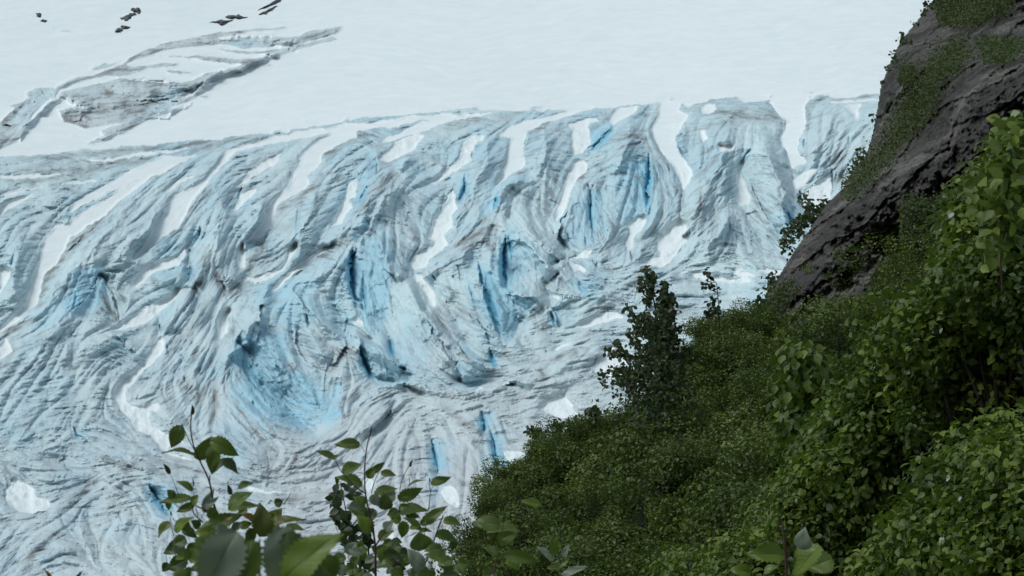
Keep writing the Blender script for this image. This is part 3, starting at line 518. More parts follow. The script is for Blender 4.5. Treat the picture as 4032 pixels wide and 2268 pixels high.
lipy = np.interp(SXw[0:1] * 0 + gx[None], lip[:, 0], lip[:, 1])
ice = (SYw + fbm(GH, GW, 5, 2, 9) * 8) > lipy
under_lip = np.clip((SY - lipy) / 1400, -1, 1)
for s in ICE_UP:
    p = pts(s); w = win(p, 10); ice[w] |= inside(p, SXw[w], SY[w] + .6 * wy[w])
label = np.where(ice, 0, 1).astype(np.int16)      # 0 ice, 1 snowfield, >=2 patches
patch_labels = []; small = []
for s, lab in SNOW:
    p = pts(s); w = win(p, 14); m = inside(p, SXw[w], SYw[w])
    if lab is None: v = 1
    else:
        patch_labels.append(lab); v = 1 + len(patch_labels)
        if max(np.ptp(p[:, 0]), np.ptp(p[:, 1])) < 110: small.append(v)
    label[w] = np.where(m & (label[w] == 0), v, label[w])
snow = (label > 0).astype(float)

# coarse relief: rounded ice ribs between snow filled troughs, creases pinned
lip_x, lip_y = lip[:, 0], lip[:, 1]
def solve(K, h0, its):
    cg = (GH // K, GW // K)
    cx = np.linspace(X0, gx[-1], cg[1]); cy = np.linspace(Y0, gy[-1], cg[0])
    CX, CY = np.meshgrid(cx, cy); cs = cx[1] - cx[0]
    csnow = resize(box(snow * ~np.isin(label, small), max(1, K // 2)), *cg) > .55
    field = csnow & (CY < np.interp(cx, lip_x, lip_y)[None] + 30)
    fix = csnow.copy(); val = -4.0 * np.clip((CY - np.interp(cx, lip_x, lip_y)[None] - 10) / 160, 0, 1)
    for p, h in CREASE:
        sl = np.concatenate([[0], np.cumsum(np.hypot(*np.diff(p, axis=0).T))]); n = int(sl[-1] / cs * 2) + 2; t = np.linspace(0, sl[-1], n)
        jx = np.interp(np.arange(n) * cs / 2 / 60, np.arange(400), crng1) * 14
        jy = np.interp(np.arange(n) * cs / 2 / 60, np.arange(400), crng2) * 14
        qx = np.interp(t, sl, p[:, 0]) + jx; qy = np.interp(t, sl, p[:, 1]) + jy
        ii = np.round((qx - X0) / cs).astype(int); jj = np.round((qy - Y0) / (cy[1] - cy[0])).astype(int)
        ok = (ii > 0) & (ii < cg[1] - 1) & (jj > 0) & (jj < cg[0] - 1)
        tp = np.sin(np.pi * np.clip(t / sl[-1], .12, .88)) ** .5
        fix[jj[ok], ii[ok]] = True; val[jj[ok], ii[ok]] = h * tp[ok] * (2.0 if h > 0 else 1.1)
    L = 150. / cs; lam = 1 / L ** 2; src = 10.0 * lam * (1 + .8 * resize(srcn, *cg))
    h = np.where(fix, val, 0.0 if h0 is None else resize(h0, *cg))
    for it in range(its):
        a = np.pad(h, 1, mode='edge')
        h = np.where(fix, val, (a[:-2, 1:-1] + a[2:, 1:-1] + a[1:-1, :-2] + a[1:-1, 2:] + src) / (4 + lam))
    return h, CX, CY, cg
crng1 = rng.normal(size=400); crng2 = rng.normal(size=400); srcn = fbm(230, 370, 14, 2)
h, CX, CY, cg = solve(4, None, 700)
h2, _, _, _ = solve(2, h, 220)
relief = box(resize(h2, GH, GW), 1)

# direction of the layering
def dir_field(lines, bend, pw=1.6):
    vx = np.zeros(cg) + 1e-7; vy = np.zeros(cg)
    for p in lines:
        for i in range(len(p) - 1):
            d = p[i + 1] - p[i]; L = np.hypot(*d); th = math.atan2(d[1], d[0])
            if L < 4: continue
            for t in np.linspace(.1, .9, max(1 if L < 40 else 2, int(L / 60))):
                q = p[i] + d * t; w = min(L / 40, 1) / ((CX - q[0]) ** 2 + (CY - q[1]) ** 2 + 900) ** pw
                vx += w * math.cos(2 * th); vy += w * math.sin(2 * th)
    n = np.hypot(vx, vy) + 1e-30
    c2, s2 = box(box(vx / n, 1), 1), box(box(vy / n, 1), 1)
    th = .5 * np.arctan2(resize(s2, GH, GW), resize(c2, GH, GW)) + bend * fbm(GH, GW, 60, 3)
    return np.cos(th), np.sin(th)
F1 = dir_field([pts(q) for q in FLOW], .20)
tong = [pts(q[0]) for q in SNOW]; tong = [np.vstack([p, p[:1]]) for p in tong if max(np.ptp(p[:, 0]), np.ptp(p[:, 1])) > 110]
F2 = dir_field([p for p, h in CREASE] + [pts(q[0]) for q in STEP] + [pts(q[0]) for q in DIRT] + [pts(q[0]) for q in SLIT if q[1] > 6] + tong +
               [pts(q) for q in ('D100,1449 350,1050 700,650', 'D300,1449 500,1150', 'E0,500 200,150 400,-100', 'E300,700 600,300 800,0', 'E900,600 1000,350', 'E0,1300 300,950 500,700', 'E1200,1200 1300,800', 'G1500,1300 2000,1050', 'G900,1200 1500,1180', 'E700,1300 850,1000', 'I100,200 400,100', 'I200,1000 250,500')], .18, 1.4)
UX, UY = F1
def lic(src, steps, step=1.0):
    JJ, II = np.mgrid[0:GH, 0:GW].astype(np.float32)
    out = src.copy().astype(np.float32); wsum = 1.0
    for sgn in (1, -1):
        x, y = II.copy(), JJ.copy(); dx = UX.astype(np.float32) * sgn; dy = UY.astype(np.float32) * sgn
        for k in range(steps):
            x += dx * step; y += dy * step
            xi = np.clip(x.astype(np.int32), 0, GW - 1); yi = np.clip(y.astype(np.int32), 0, GH - 1)
            nx = UX[yi, xi]; ny = UY[yi, xi]; s = np.sign(nx * dx + ny * dy); s[s == 0] = 1
            dx, dy = (nx * s).astype(np.float32), (ny * s).astype(np.float32)
            wk = .5 + .5 * math.cos(math.pi * (k + 1) / (steps + 1)); out += wk * src[yi, xi]; 
            wsum += wk
    o = out / wsum
    return (o - o.mean()) / (o.std() + 1e-9)
s1 = lic(rng.normal(size=(GH, GW)), 6, 1.1)
s2_ = lic(blur(rng.normal(size=(GH, GW)), 1), 14, 1.5)
s3 = lic(blur(rng.normal(size=(GH, GW)), 3), 13, 2.4)
UX, UY = F2
s4 = lic(blur(rng.normal(size=(GH, GW)), 9), 13, 5.0)
s5 = lic(blur(rng.normal(size=(GH, GW)), 5), 15, 3.6)
UX, UY = F1
streak = .6 * s1 + .7 * s2_
patchy = fbm(GH, GW, 45, 4); pt2 = fbm(GH, GW, 16, 4)

icew = blur((label == 0).astype(float), 2)
blue = np.zeros((GH, GW)); deep = np.zeros((GH, GW)); cut = np.zeros((GH, GW))
for s, rx, ry, an, st in BLUE:
    k = CROPS[s[0]][2]; c = pts(s)[0]; rx /= k; ry /= k; a = R(an)
    m = 2 * max(rx, ry); w = win(np.array([c]), m)
    X, Y = SX[w] - c[0] + wx[w] * 3, SY[w] - c[1] + wy[w] * 3
    u = X * math.cos(a) + Y * math.sin(a); v = -X * math.sin(a) + Y * math.cos(a)
    g = np.clip(1.25 * np.exp(-(u / rx) ** 2 - (v / ry) ** 2), 0, 1)
    g = np.clip((g + .20 * pt2[w] + .07 * streak[w] - .2) / .7, 0, 1); g = g * g * (3 - 2 * g)
    blue[w] = np.maximum(blue[w], st * g * .9)
for s, hw, dp, bl in SLIT:
    p = pts(s); ln = np.hypot(*np.diff(p, axis=0).T).sum(); hw = min(hw * .8, ln * .085); w = win(p, hw * 6 + 10); dp *= .9
    if ln < 60: bl *= .5
    d, t = seg_dist(p, SX[w] + .6 * wx[w], SY[w] + .6 * wy[w])
    tp = np.clip(np.sin(np.pi * np.clip(t, .04, .96)) ** .6, 0.02, 1)
    q = d / (hw * tp)
    g = 1 / (1 + np.clip(q, 0, 50) ** 4)
    cut[w] = np.maximum(cut[w], dp * g * tp)
    if bl > 0:
        blue[w] = np.maximum(blue[w], np.clip(bl * .95 * np.exp(-(np.abs(q) / 4.6) ** 1.5) * tp, 0, 1))
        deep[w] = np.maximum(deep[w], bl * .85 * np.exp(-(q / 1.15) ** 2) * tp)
blue = np.maximum(blue, np.clip(.16 + .30 * patchy + .12 * pt2, 0, .5) * np.clip(1.6 - SY / 1500 + (1 - SX / 1800) * .5, 0.1, 1) * (SY > lipy - 20))
blue = np.where(SY < lipy - 20, blue * .5, blue)
ledge = np.zeros((GH, GW))
for s, sg, hh_, rc, bl in STEP:
    p = pts(s); q = np.vstack([p[:1] + (p[:1] - p[1:2]) * .0, p]); w = win(p, rc * 4)
    X = SX[w] + 1.6 * wx[w]; Y = SY[w] + 1.6 * wy[w]
    d, t = seg_dist(p, X, Y); side = np.zeros(X.shape); best = np.full(X.shape, 1e9)
    for i in range(len(p) - 1):
        e = p[i + 1] - p[i]; tt = np.clip(((X - p[i, 0]) * e[0] + (Y - p[i, 1]) * e[1]) / (e @ e), 0, 1)
        dd = np.hypot(X - p[i, 0] - tt * e[0], Y - p[i, 1] - tt * e[1]) 
        sd_ = (e[0] * (Y - p[i, 1]) - e[1] * (X - p[i, 0])) / math.hypot(*e); dd = dd - .01 * abs(sd_)
        m = dd < best; best[m] = dd[m]; side[m] = np.sign(sd_)[m]
    e = p[-1] - p[0]; over = sg * e[0] / math.hypot(*e)
    if over < -.25: hh_ = hh_ * .25
    tp = np.clip(np.sin(np.pi * t) * 1.8, 0, 1); hi = side * sg > 0
    ledge[w] += hh_ * tp * np.where(hi, .75 * np.exp(-d / rc), -.75 * np.exp(-d / (rc * .8)))
    blue[w] = np.maximum(blue[w], np.where(hi, 0, bl * tp * np.clip(1.15 * np.exp(-(d / rc) ** 1.4) + .12 * pt2[w] + .08 * streak[w], 0, 1)))
dirt = np.zeros((GH, GW))
for s, hw, st in DIRT:
    p = pts(s); w = win(p, hw * 5)
    d, t = seg_dist(p, SX[w] + 1.2 * wx[w], SY[w] + 1.2 * wy[w])
    g = np.exp(-(d / (hw * 1.25)) ** 2) * np.clip(np.sin(np.pi * np.clip(t, .06, .94)) * 2, 0, 1) * st
    dirt[w] = np.maximum(dirt[w], g)
amt = np.clip(.55 + .5 * patchy + .25 * pt2, .1, 1.3) * (1 - .5 * np.clip(blue, 0, 1))
d_str = (np.clip((-streak - .40) * .95, 0, 1) * .8 + np.clip((-s1 - 1.1) * .8, 0, .7) * .25) * np.clip(amt, .15, 1.3) * (1 + .6 * (SY < lipy - 30)) + np.clip((-s3 - .9) * .35, 0, .6) * amt * .25 + (np.exp(-(s5 / .13) ** 2) * .42 + np.exp(-(s4 / .07) ** 2) * .38 + np.exp(-(s3 / .16) ** 2) * .22) * np.clip(.35 + .75 * amt, 0, 1)
dirt = np.clip(dirt * (.45 + .5 * np.clip(-streak + .7, 0, 1.6)) * 1.1 + d_str * .78, 0, .9) * (1 - .8 * np.clip(deep, 0, 1))
grey = np.clip(.35 * (SY < lipy - 20) + .25 + .75 * np.clip((SY - 1200) / 700, 0, 1) * np.clip((SX + 400) / 1800, .25, 1) + .25 * patchy, 0, 1)
rough_amp = .55 + .35 * np.clip(pt2, -1, 1)
fins = np.zeros((GH, GW))
for p, h in CREASE:
    w = win(p, 170)
    d, t = seg_dist(p, SX[w] + 2.2 * wx[w], SY[w] + 2.2 * wy[w])
    tp = np.clip(np.sin(np.pi * np.clip(t, .03, .97)) * 1.6, 0, 1)
    g = h * tp * np.exp(-d / 42.) * (1.0 if h > 0 else .3)
    fins[w] = np.where(abs(g) > abs(fins[w]), g, fins[w])
edge = np.clip(blur(snow, 2) * 2.2, 0, 1) * (1 - snow)
fine = fbm(GH, GW, 7, 3)
relief_f = relief + ledge * icew - cut * np.clip(icew * 1.6, 0, 1) + icew * (streak * .8 * rough_amp + s3 * .45 * (.7 + .3 * pt2) + np.minimum(abs(s5), 1.6) * 2.3 + np.minimum(abs(s4), 1.6) * 1.7 + np.minimum(abs(s3), 1.4) * .9 + fbm(GH, GW, 26, 4) * 1.1 + fine * .6 - 3.0 * np.clip(blue - deep, 0, 1)) + icew * fins - .7 * edge * (SY > lipy + 20) * np.clip(.6 + pt2, 0, 1.4)
snow_s = blur(snow, 3)
sm = blur(relief, 5)
snowtex = fbm(GH, GW, 22, 4, 5) * .8 + fbm(GH, GW, 120, 3, 3) * 2.5 + streak * .10 + (label > 1) * (fine * .8 + pt2 * 1.5)
relief_f += (1 - icew) * (snowtex * 1.0 + 1.6)
# broad profile: snowfield, steep icefall, gentler tongue
yy = np.arange(-900, 3200, 4.0)
slope = np.interp(yy, [-900, 300, 480, 700, 1400, 1700, 2300, 3200], [.62, .56, .52, .72, .70, .52, .55, .6])
el = PITCH + np.arctan((.5 - yy / H) * 2 * TY)
r = np.zeros(len(yy)); k0 = np.argmin(abs(yy - 2268)); r[k0] = 950
def rate(i): return 1 / np.cos(el[i]) ** 2 / (slope[i] - math.tan(el[i]))
for i in range(k0 - 1, -1, -1): r[i] = r[i + 1] * (1 + rate(i) * (el[i] - el[i + 1]))
for i in range(k0 + 1, len(yy)): r[i] = r[i - 1] * (1 - rate(i) * (el[i - 1] - el[i]))
base = np.interp(SY + .068 * (SX - W / 2), yy, r)
base *= 1 + .02 * np.sin(SX / 900.)
dep = base - relief_f * base / 1250.
V = at(SX, SY, dep).reshape(-1, 3)
idx = np.arange(GH * GW).reshape(GH, GW)
F = np.stack([idx[1:, :-1], idx[1:, 1:], idx[:-1, 1:], idx[:-1, :-1]], -1).reshape(-1, 4)
fl = label[:-1, :-1].reshape(-1)
A = dict(snow=np.clip(blur(snow, 0) , 0, 1), blue=np.clip(blue, 0, 1), deep=np.clip(deep, 0, 1), dirt=dirt, grey=grey)
A['snow'] = np.clip((box(snow, 1) - .5) * 2.2 + .62 + .2 * fine * (box(snow, 3) < .98), 0, 1)
A['tex'] = np.clip(.5 + .22 * streak + .2 * fbm(GH, GW, 40, 4, 4), 0, 1)
A = {k: v.reshape(-1) for k, v in A.items()}
def submesh(name, sel):
    f = F[sel]; u, inv = np.unique(f, return_inverse=True)
    c = V[u].mean(0)
    me = mesh_np(name, V[u] - c, inv.reshape(f.shape), [M_GLACIER], True, {k: v[u] for k, v in A.items()})
    return link(name, me, None, c)
tag(submesh('glacier', fl == 0), 'crevassed blue grey glacier ice tumbling down the mountainside', kind='structure')
tag(submesh('snowfield', fl == 1), 'smooth white snowfield above the crevassed ice', kind='structure')
for i, lab in enumerate(patch_labels):
    s = fl == i + 2
    if s.any(): tag(submesh('snow_patch', s), lab, 'snow patch', 'snow patches lying on the glacier ice')

# dark rocks sticking out of the snowfield
ROCKS = [('A948,68 968,57 1010,62 1024,80 1008,96 972,90', 'largest dark rock in the snow, topmost of the upper rock cluster'),
 ('A930,100 945,92 985,98 950,115 955,140 905,146 872,128 905,115', 'jagged dark rock just below the largest one in the snow'),
 ('A872,190 905,184 948,196 925,206 890,203', 'small flat dark rock third from the top of the rock cluster'),
 ('A828,226 850,206 892,214 870,226 840,232', 'small dark rock at the bottom of the rock cluster'),
 ('A263,99 298,96 300,112 284,124 270,112', 'tiny dark rock at far upper left in the snow'),
 ('A290,146 312,141 336,149 310,154', 'thin dark rock sliver under the tiny rock at far upper left'),
 ('A1630,126 1670,105 1725,112 1790,124 1740,132 1680,126 1640,132', 'dark curved rock above the forked rock on the snow ridge'),
 ('A1515,158 1600,146 1695,140 1655,165 1605,183 1580,172 1600,156', 'forked dark rock low on the snow ridge left of centre'),
 ('A1865,67 1940,40 2020,-8 2040,-8 1985,28 1905,58', 'long dark rock rib touching the top edge of the view'),
 ('A1878,102 1950,66 2010,42 1950,80 1900,100', 'short thin rock rib parallel under the long rock rib')]
def depth_at(x, y):
    return float(dep[int(np.clip((y - Y0) / ST, 0, GH - 1)), int(np.clip((x - X0) / ST, 0, GW - 1))])
for s, lab in ROCKS:
    p = pts(s); c = p.mean(0); q = []
    for i in range(len(p)):
        for t in (0, .33, .66): q.append(p[i] * (1 - t) + p[(i + 1) % len(p)] * t + rng.normal(size=2) * 1.8)
    q = np.array(q); n = len(q); d0 = depth_at(*c); rings = []
    for sc_, off in ((1.06, -7), (1.0, 2), (.72, 4.2), (.38, 5.5)):
        pp = c + (q - c) * sc_ + rng.normal(size=q.shape) * 1.5
        dd = np.array([depth_at(*z) for z in pp]); rings.append(at(pp[:, 0], pp[:, 1], dd - off + rng.normal(size=n) * .8))
    v = np.vstack(rings + [at(c[0], c[1], d0 - 6)[None]]); f = []
    for k in range(3):
        for i in range(n): j = (i + 1) % n; f += [(k * n + i, k * n + j, (k + 1) * n + j), (k * n + i, (k + 1) * n + j, (k + 1) * n + i)]
    for i in range(n): f.append((3 * n + i, 3 * n + (i + 1) % n, 4 * n))
    cc = v.mean(0)
    tag(link('rock_outcrop', mesh_np('rock_outcrop', v - cc, np.array(f), [M_OUT], False), None, cc), lab, 'rock', 'dark rocks showing through the snowfield')

# ------------------------------------------------------------------ hillside and cliff
HC = [(2340,-60,80),(2200,300,68),(1930,780,57),(2576,-60,66),(2576,300,52),(2300,500,54),(2060,640,56),(1700,900,52),(1560,1000,50),(1300,1160,46),(1160,1300,43),(1120,1600,38),
      (1700,1300,38),(2000,1449,31),(2576,700,40),(2576,1449,24),(2100,1000,42),(2700,300,48),(2900,900,34),(2300,1700,22),(1500,1700,30)]
def hill_depth(x, y):
    """x, y in photo pixels"""
    x = np.asarray(x, float) * .63889; y = np.asarray(y, float) * .63889
    n = 0; d = 0
    for a, b, v in HC:
        w = 1 / ((x - a) ** 2 + (y - b) ** 2 + 9000) ** 1.7; n = n + w * v; d = d + w
    return n / d
def sheet(name, poly, off, material, amp, step, label, relief=None, skirt=40, cell=14, depth=None):
    p = pts(poly); xs = np.arange(p[:, 0].min() - 20, p[:, 0].max() + 20, step); ys = np.arange(p[:, 1].min() - 20, p[:, 1].max() + 20, step)
    X, Y = np.meshgrid(xs, ys); hh, w = X.shape
    ins = inside(p, X, Y)
    # signed closeness to the edge rounds the sheet away from the viewer
    e, _ = seg_dist(np.vstack([p, p[:1]]), X, Y); e = np.where(ins, e, 0)
    rel = relief(hh, w, X, Y) if relief else fbm(hh, w, cell, 4)
    D = (depth or hill_depth)(X, Y) + off - amp * rel + 5.0 * np.clip(1 - e / 130., 0, 1) ** 2
    id_ = np.full(X.shape, -1); id_[ins] = np.arange(ins.sum())
    v = at(X, Y, D)[ins]
    q = np.stack([id_[1:, :-1], id_[1:, 1:], id_[:-1, 1:], id_[:-1, :-1]], -1).reshape(-1, 4)
    q = q[(q >= 0).all(1)]
    # walls running back from the rim so the hill has body
    ed = np.concatenate([q[:, [0, 1]], q[:, [1, 2]], q[:, [2, 3]], q[:, [3, 0]]]); key = ed[:, 0].astype(np.int64) * 10**8 + ed[:, 1]; rk = ed[:, 1].astype(np.int64) * 10**8 + ed[:, 0]
    be = ed[~np.isin(key, rk)]
    camp = np.array([0, 0, CZ]); n0 = len(v)
    bu, inv = np.unique(be, return_inverse=True); inv = inv.reshape(be.shape)
    dirn = (v[bu] - camp); dirn /= np.linalg.norm(dirn, axis=1)[:, None]
    back = v[bu] + dirn * skirt
    qs = np.stack([be[:, 1], be[:, 0], n0 + inv[:, 0], n0 + inv[:, 1]], -1)
    vv = np.vstack([v, back]); c = v.mean(0)
    return tag(link(name, mesh_np(name, vv - c, np.vstack([q, qs]), [material]), None, c), label, kind='structure')
def rock_relief(h, w, X, Y):
    # slabs dipping to the lower left, broken by cracks
    a = R(-40); u = X * math.cos(a) + Y * math.sin(a); v = -X * math.sin(a) + Y * math.cos(a)
    v = v + 30 * fbm(h, w, 30, 4); u = u + 40 * fbm(h, w, 20, 3)
    st = (v / 95.) % 1.0; st2 = (v / 37. + u / 300.) % 1.0
    blk = (u / 160. + .4 * np.floor(v / 95.)) % 1
    return .3 * st ** 2 + .12 * st2 ** 3 - .15 * np.exp(-((blk - .5) / .05) ** 2) + .75 * fbm(h, w, 22, 6, gain=.68) + 1.0 * fbm(h, w, 70, 3) + .25 * (1 - abs(fbm(h, w, 9, 3))) + .09 * fbm(h, w, 5, 3, gain=.8)
CLIFF = 'P2350,-120 2345,0 2300,60 2265,100 2235,165 2215,215 2205,280 2192,345 2180,385 2150,420 2120,470 2080,510 2040,570 2000,625 1960,690 1930,740 1915,800 2000,900 2400,900 2700,700 2750,-120'
sheet('rock_cliff', CLIFF, 0, M_ROCK, 1.3, 4.0, 'dark grey layered rock cliff rising at the right', rock_relief, 40)
SLOPE = 'P1925,790 1760,860 1700,930 1640,1010 1560,1060 1460,1090 1330,1180 1220,1290 1190,1400 1180,1900 2900,1900 2900,500 2576,470 2440,520 2280,560 2060,700 1990,760'
sheet('hillside', SLOPE, 1.2, M_SOIL, .5, 12.0, 'steep soil slope under the green thicket', None, 30)
gxs = np.linspace(-1, 1, 81); gys = np.linspace(0, 1, 81)
GX, GY = np.meshgrid(np.sign(gxs) * abs(gxs) ** 2 * 900, gys ** 2 * 1500 - 60)
gz = np.where(GY < 0, 0, 0) + np.interp(GY, [-60, 30, 300, 900, 1500], [0, 0, 6, 40, 40]) + .0006 * np.abs(GX) ** 1.2 + .0
gi = np.arange(81 * 81).reshape(81, 81)
gf = np.stack([gi[:-1, :-1], gi[:-1, 1:], gi[1:, 1:], gi[1:, :-1]], -1).reshape(-1, 4)
tag(link('ground', mesh_np('ground', np.stack([GX, GY, gz], -1).reshape(-1, 3), gf, [M_GRAVEL])), 'valley floor between the viewer and the glacier', kind='structure')

# ------------------------------------------------------------------ small-leaf foliage
def leaf_cloud(P, Nn, size, tone, shape='diamond', droop=.3):
    """one bent leaf per point. P points, Nn leaf normals"""
    n = len(P); size = np.broadcast_to(size, n)[:, None]
    Nn = Nn / np.linalg.norm(Nn, axis=1)[:, None]
    a = rng.normal(size=(n, 3)); a[:, 2] -= droop * 2
    T = a - (a * Nn).sum(1)[:, None] * Nn; T /= np.linalg.norm(T, axis=1)[:, None]
    B = np.cross(Nn, T)
    if shape == 'diamond':
        uv = [(0, 0, 0), (.45, .38, .06), (1, 0, -.12), (.45, -.38, .06)]; fs = [(0, 1, 2), (0, 2, 3)]
    else:
        uv = [(0, 0, 0), (.18, .27, .05), (.50, .40, .08), (.80, .24, .02), (1.05, 0, -.14), (.80, -.24, .02), (.50, -.40, .08), (.18, -.27, .05), (.5, 0, -.02)]
        fs = [(0, 1, 8), (1, 2, 8), (2, 3, 8), (3, 4, 8), (4, 5, 8), (5, 6, 8), (6, 7, 8), (7, 0, 8)]
    k = len(uv)
    V = np.stack([P + size * (u * T + w * B + z * Nn) for u, w, z in uv], 1).reshape(-1, 3)
    F = (np.array(fs)[None] + (np.arange(n) * k)[:, None, None]).reshape(-1, 3)
    return V, F, np.repeat(tone, k)
def tube(path, radii, sides=6):
    path = np.asarray(path, float); radii = np.broadcast_to(radii, len(path)); V = []; F = []
    for i, p in enumerate(path):
        t = path[min(i + 1, len(path) - 1)] - path[max(i - 1, 0)]; t /= np.linalg.norm(t) + 1e-9
        a = np.cross(t, [0.13, .95, .2]); a /= np.linalg.norm(a) + 1e-9; b = np.cross(t, a)
        for s in range(sides):
            q = 2 * math.pi * s / sides; V.append(p + radii[i] * (a * math.cos(q) + b * math.sin(q)))
    for i in range(len(path) - 1):
        for s in range(sides):
            s2 = (s + 1) % sides; F += [(i * sides + s, i * sides + s2, (i + 1) * sides + s2), (i * sides + s, (i + 1) * sides + s2, (i + 1) * sides + s)]
    return np.array(V), np.array(F)
def joinm(parts):
    V, F, n = [], [], 0
    for v, f in parts: V.append(v); F.append(np.asarray(f) + n); n += len(v)
    return np.vstack(V), np.vstack(F)
def bush_proto(kind, rad, nleaf, lsize, material, shape, seed, lobes=9, flat=.85):
    """a bush of unit: stems from the origin up to lobes of leaves"""
    rs = np.random.default_rng(seed); V, F, T = [], [], []
    cents = []
    for i in range(lobes):
        a = rs.uniform(0, 2 * math.pi); q = rad * rs.uniform(.15, .75)
        cents.append((q * math.cos(a), q * math.sin(a), rad * rs.uniform(.5, 1.5) * flat, rad * rs.uniform(.28, .5)))
    P, Nn, tone = [], [], []
    for (x, y, z, r_) in cents:
        m = int(nleaf / lobes * (r_ / (.38 * rad)) ** 2)
        d = rs.normal(size=(m, 3)); d /= np.linalg.norm(d, axis=1)[:, None]
        rr = r_ * rs.uniform(.55, 1.15, m) ** .7
        P.append(np.array([x, y, z]) + d * rr[:, None] * np.array([1, 1, .8]))
        nn = d * .6 + rs.normal(size=(m, 3)) * .45 + np.array([0, -.15, .65]); Nn.append(nn)
        tone.append(np.clip(.38 + rs.normal(0, .11, m) + rs.normal(0, .14), 0, .94) + (rs.random(m) < .008) * .6)
    P = np.vstack(P); Nn = np.vstack(Nn); tone = np.clip(np.concatenate(tone), 0, 1)
    size = lsize * rs.uniform(.65, 1.25, len(P))
    fv, ff, ft = leaf_cloud(P, Nn, size, tone, shape)
    fol = mesh_np(kind + '_foliage', fv, ff, [material], False, {'tone': ft})
    st = []
    for (x, y, z, r_) in cents[:7]:
        mid = np.array([x * .35, y * .35, z * .5]) + rs.normal(size=3) * rad * .06
        st.append(tube([[x * .05, y * .05, -.4 * rad], mid, [x, y, z + r_ * .8]], [rad * .028, rad * .02, rad * .006], 5))
    sv, sf = joinm(st)
    return fol, mesh_np(kind + '_stems', sv, sf, [M_BARK])
FAR = [bush_proto('shrub', 1.0, 3600, .070, M_LF_FAR, 'diamond', 10 + i, 11) for i in range(5)]
NEAR = [bush_proto('alder', .42, 1150, .039, M_LF_NEAR, 'ovate', 40 + i, 9, 1.0) for i in range(5)]
def place_bush(name, protos, loc, sc, label, cat, group=None, rz=None, k=None, stem_to=None):
    fol, st = protos[random.randrange(len(protos)) if k is None else k]
    r = empty(name, loc, label, cat, group)
    r.rotation_euler = (random.uniform(-.2, .2), random.uniform(-.2, .2), random.uniform(0, 6.28) if rz is None else rz)
    r.scale = (sc, sc, sc * random.uniform(.85, 1.1))
    link('foliage', fol, r); link('stems', st, r)
    return r
# thicket over the hillside
THICK = pts('P1935,815 1870,830 1780,860 1720,920 1690,990 1620,1050 1540,1095 1470,1095 1380,1150 1300,1210 1230,1290 1200,1350 1185,1449 1185,1560 2700,1560 2700,520 2576,470 2440,530 2300,575 2200,610 2060,720 1990,780')
EDGE = [(1925,800,.55),(1880,812,.6),(1830,825,.65),(1775,850,.7),(1745,890,.6),(1720,930,.65),(1640,1060,.75),(1560,1085,.7),(1500,1095,.6),(1440,1115,.65),(1390,1140,.6),(1360,1150,.5),(1330,1190,.6),(1290,1215,.6),(1260,1260,.55),
        (1230,1300,.5),(1205,1340,.5),(1190,1400,.5),(1330,1260,.8),(1250,1380,.7),(2000,760,.6),(2060,700,.55),(2130,650,.55),(2210,600,.55),(2280,565,.6),(2350,545,.6),(2420,530,.6),(2490,500,.6)]
spots = [(x / .63889, y / .63889 + 25, s) for x, y, s in EDGE]
tries = 0
while len(spots) < 230 and tries < 16000:
    tries += 1
    x = random.uniform(1850, 4150); y = random.uniform(880, 2420)
    if not inside(THICK, np.array([x]), np.array([y]))[0]: continue
    d = float(hill_depth(x, y)); mind = (.66 / (d * PXA)) * .95
    if all((x - a) ** 2 + ((y - b) * 1.35) ** 2 > mind ** 2 for a, b, _ in spots): spots.append((x, y, random.uniform(.75, 1.1)))
for x, y, s in EDGE:                      # a second and third row behind the crest of the slope
    for back in (1.6, 3.4, 5.5):
        x1, y1 = x / .63889 + 12 * back + random.uniform(-10, 25), y / .63889 + 60; d = float(hill_depth(x1, y1)) + back
        place_bush('shrub', FAR, at(x1, y1 + 20, d), s * .9, 'dense small leaved green shrub in the thicket covering the slope', 'shrub', 'shrubs of the thicket on the slope')
for x, y, s in spots:
    d = float(hill_depth(x, y)) + .5
    place_bush('shrub', FAR, at(x, y + .5 * s / (d * PXA), d), s, 'dense small leaved green shrub in the thicket covering the slope', 'shrub', 'shrubs of the thicket on the slope')
print('thicket shrubs', len(spots))

# big leaved alders nearer to the viewer on the right
ALDP = pts('P2620,500 2560,580 2530,660 2500,760 2430,840 2370,920 2310,1020 2230,1100 2150,1120 2120,1200 2110,1300 2060,1400 1900,1450 1760,1490 1700,1560 2720,1560 2720,430')
def bank_depth(x, y): return np.interp(x + .35 * y, [3300, 4900], [15.5, 9.5])
sheet('near_bank', 'P2660,640 2600,720 2560,800 2490,900 2430,980 2370,1080 2290,1160 2210,1190 2180,1270 2170,1360 2110,1460 1950,1520 1850,1600 1800,1900 2900,1900 2900,600', .55, M_SOIL, .25, 14.0, 'steep mossy bank under the nearer alder bushes', None, 2, 10, bank_depth)
ALD = []
for _ in range(14000):
    x = random.uniform(2450, 4200); y = random.uniform(660, 2420)
    if len(ALD) >= 290 or not inside(ALDP, np.array([x]), np.array([y]))[0]: continue
    d = float(bank_depth(x, y)) + random.uniform(-.6, .3)
    md = .245 / (d * PXA)
    if all(math.hypot(x - a, (y - b) * 1.2) > md for a, b, _, _ in ALD): ALD.append((x, y + .5 / (d * PXA), d, random.uniform(.8, 1.1)))
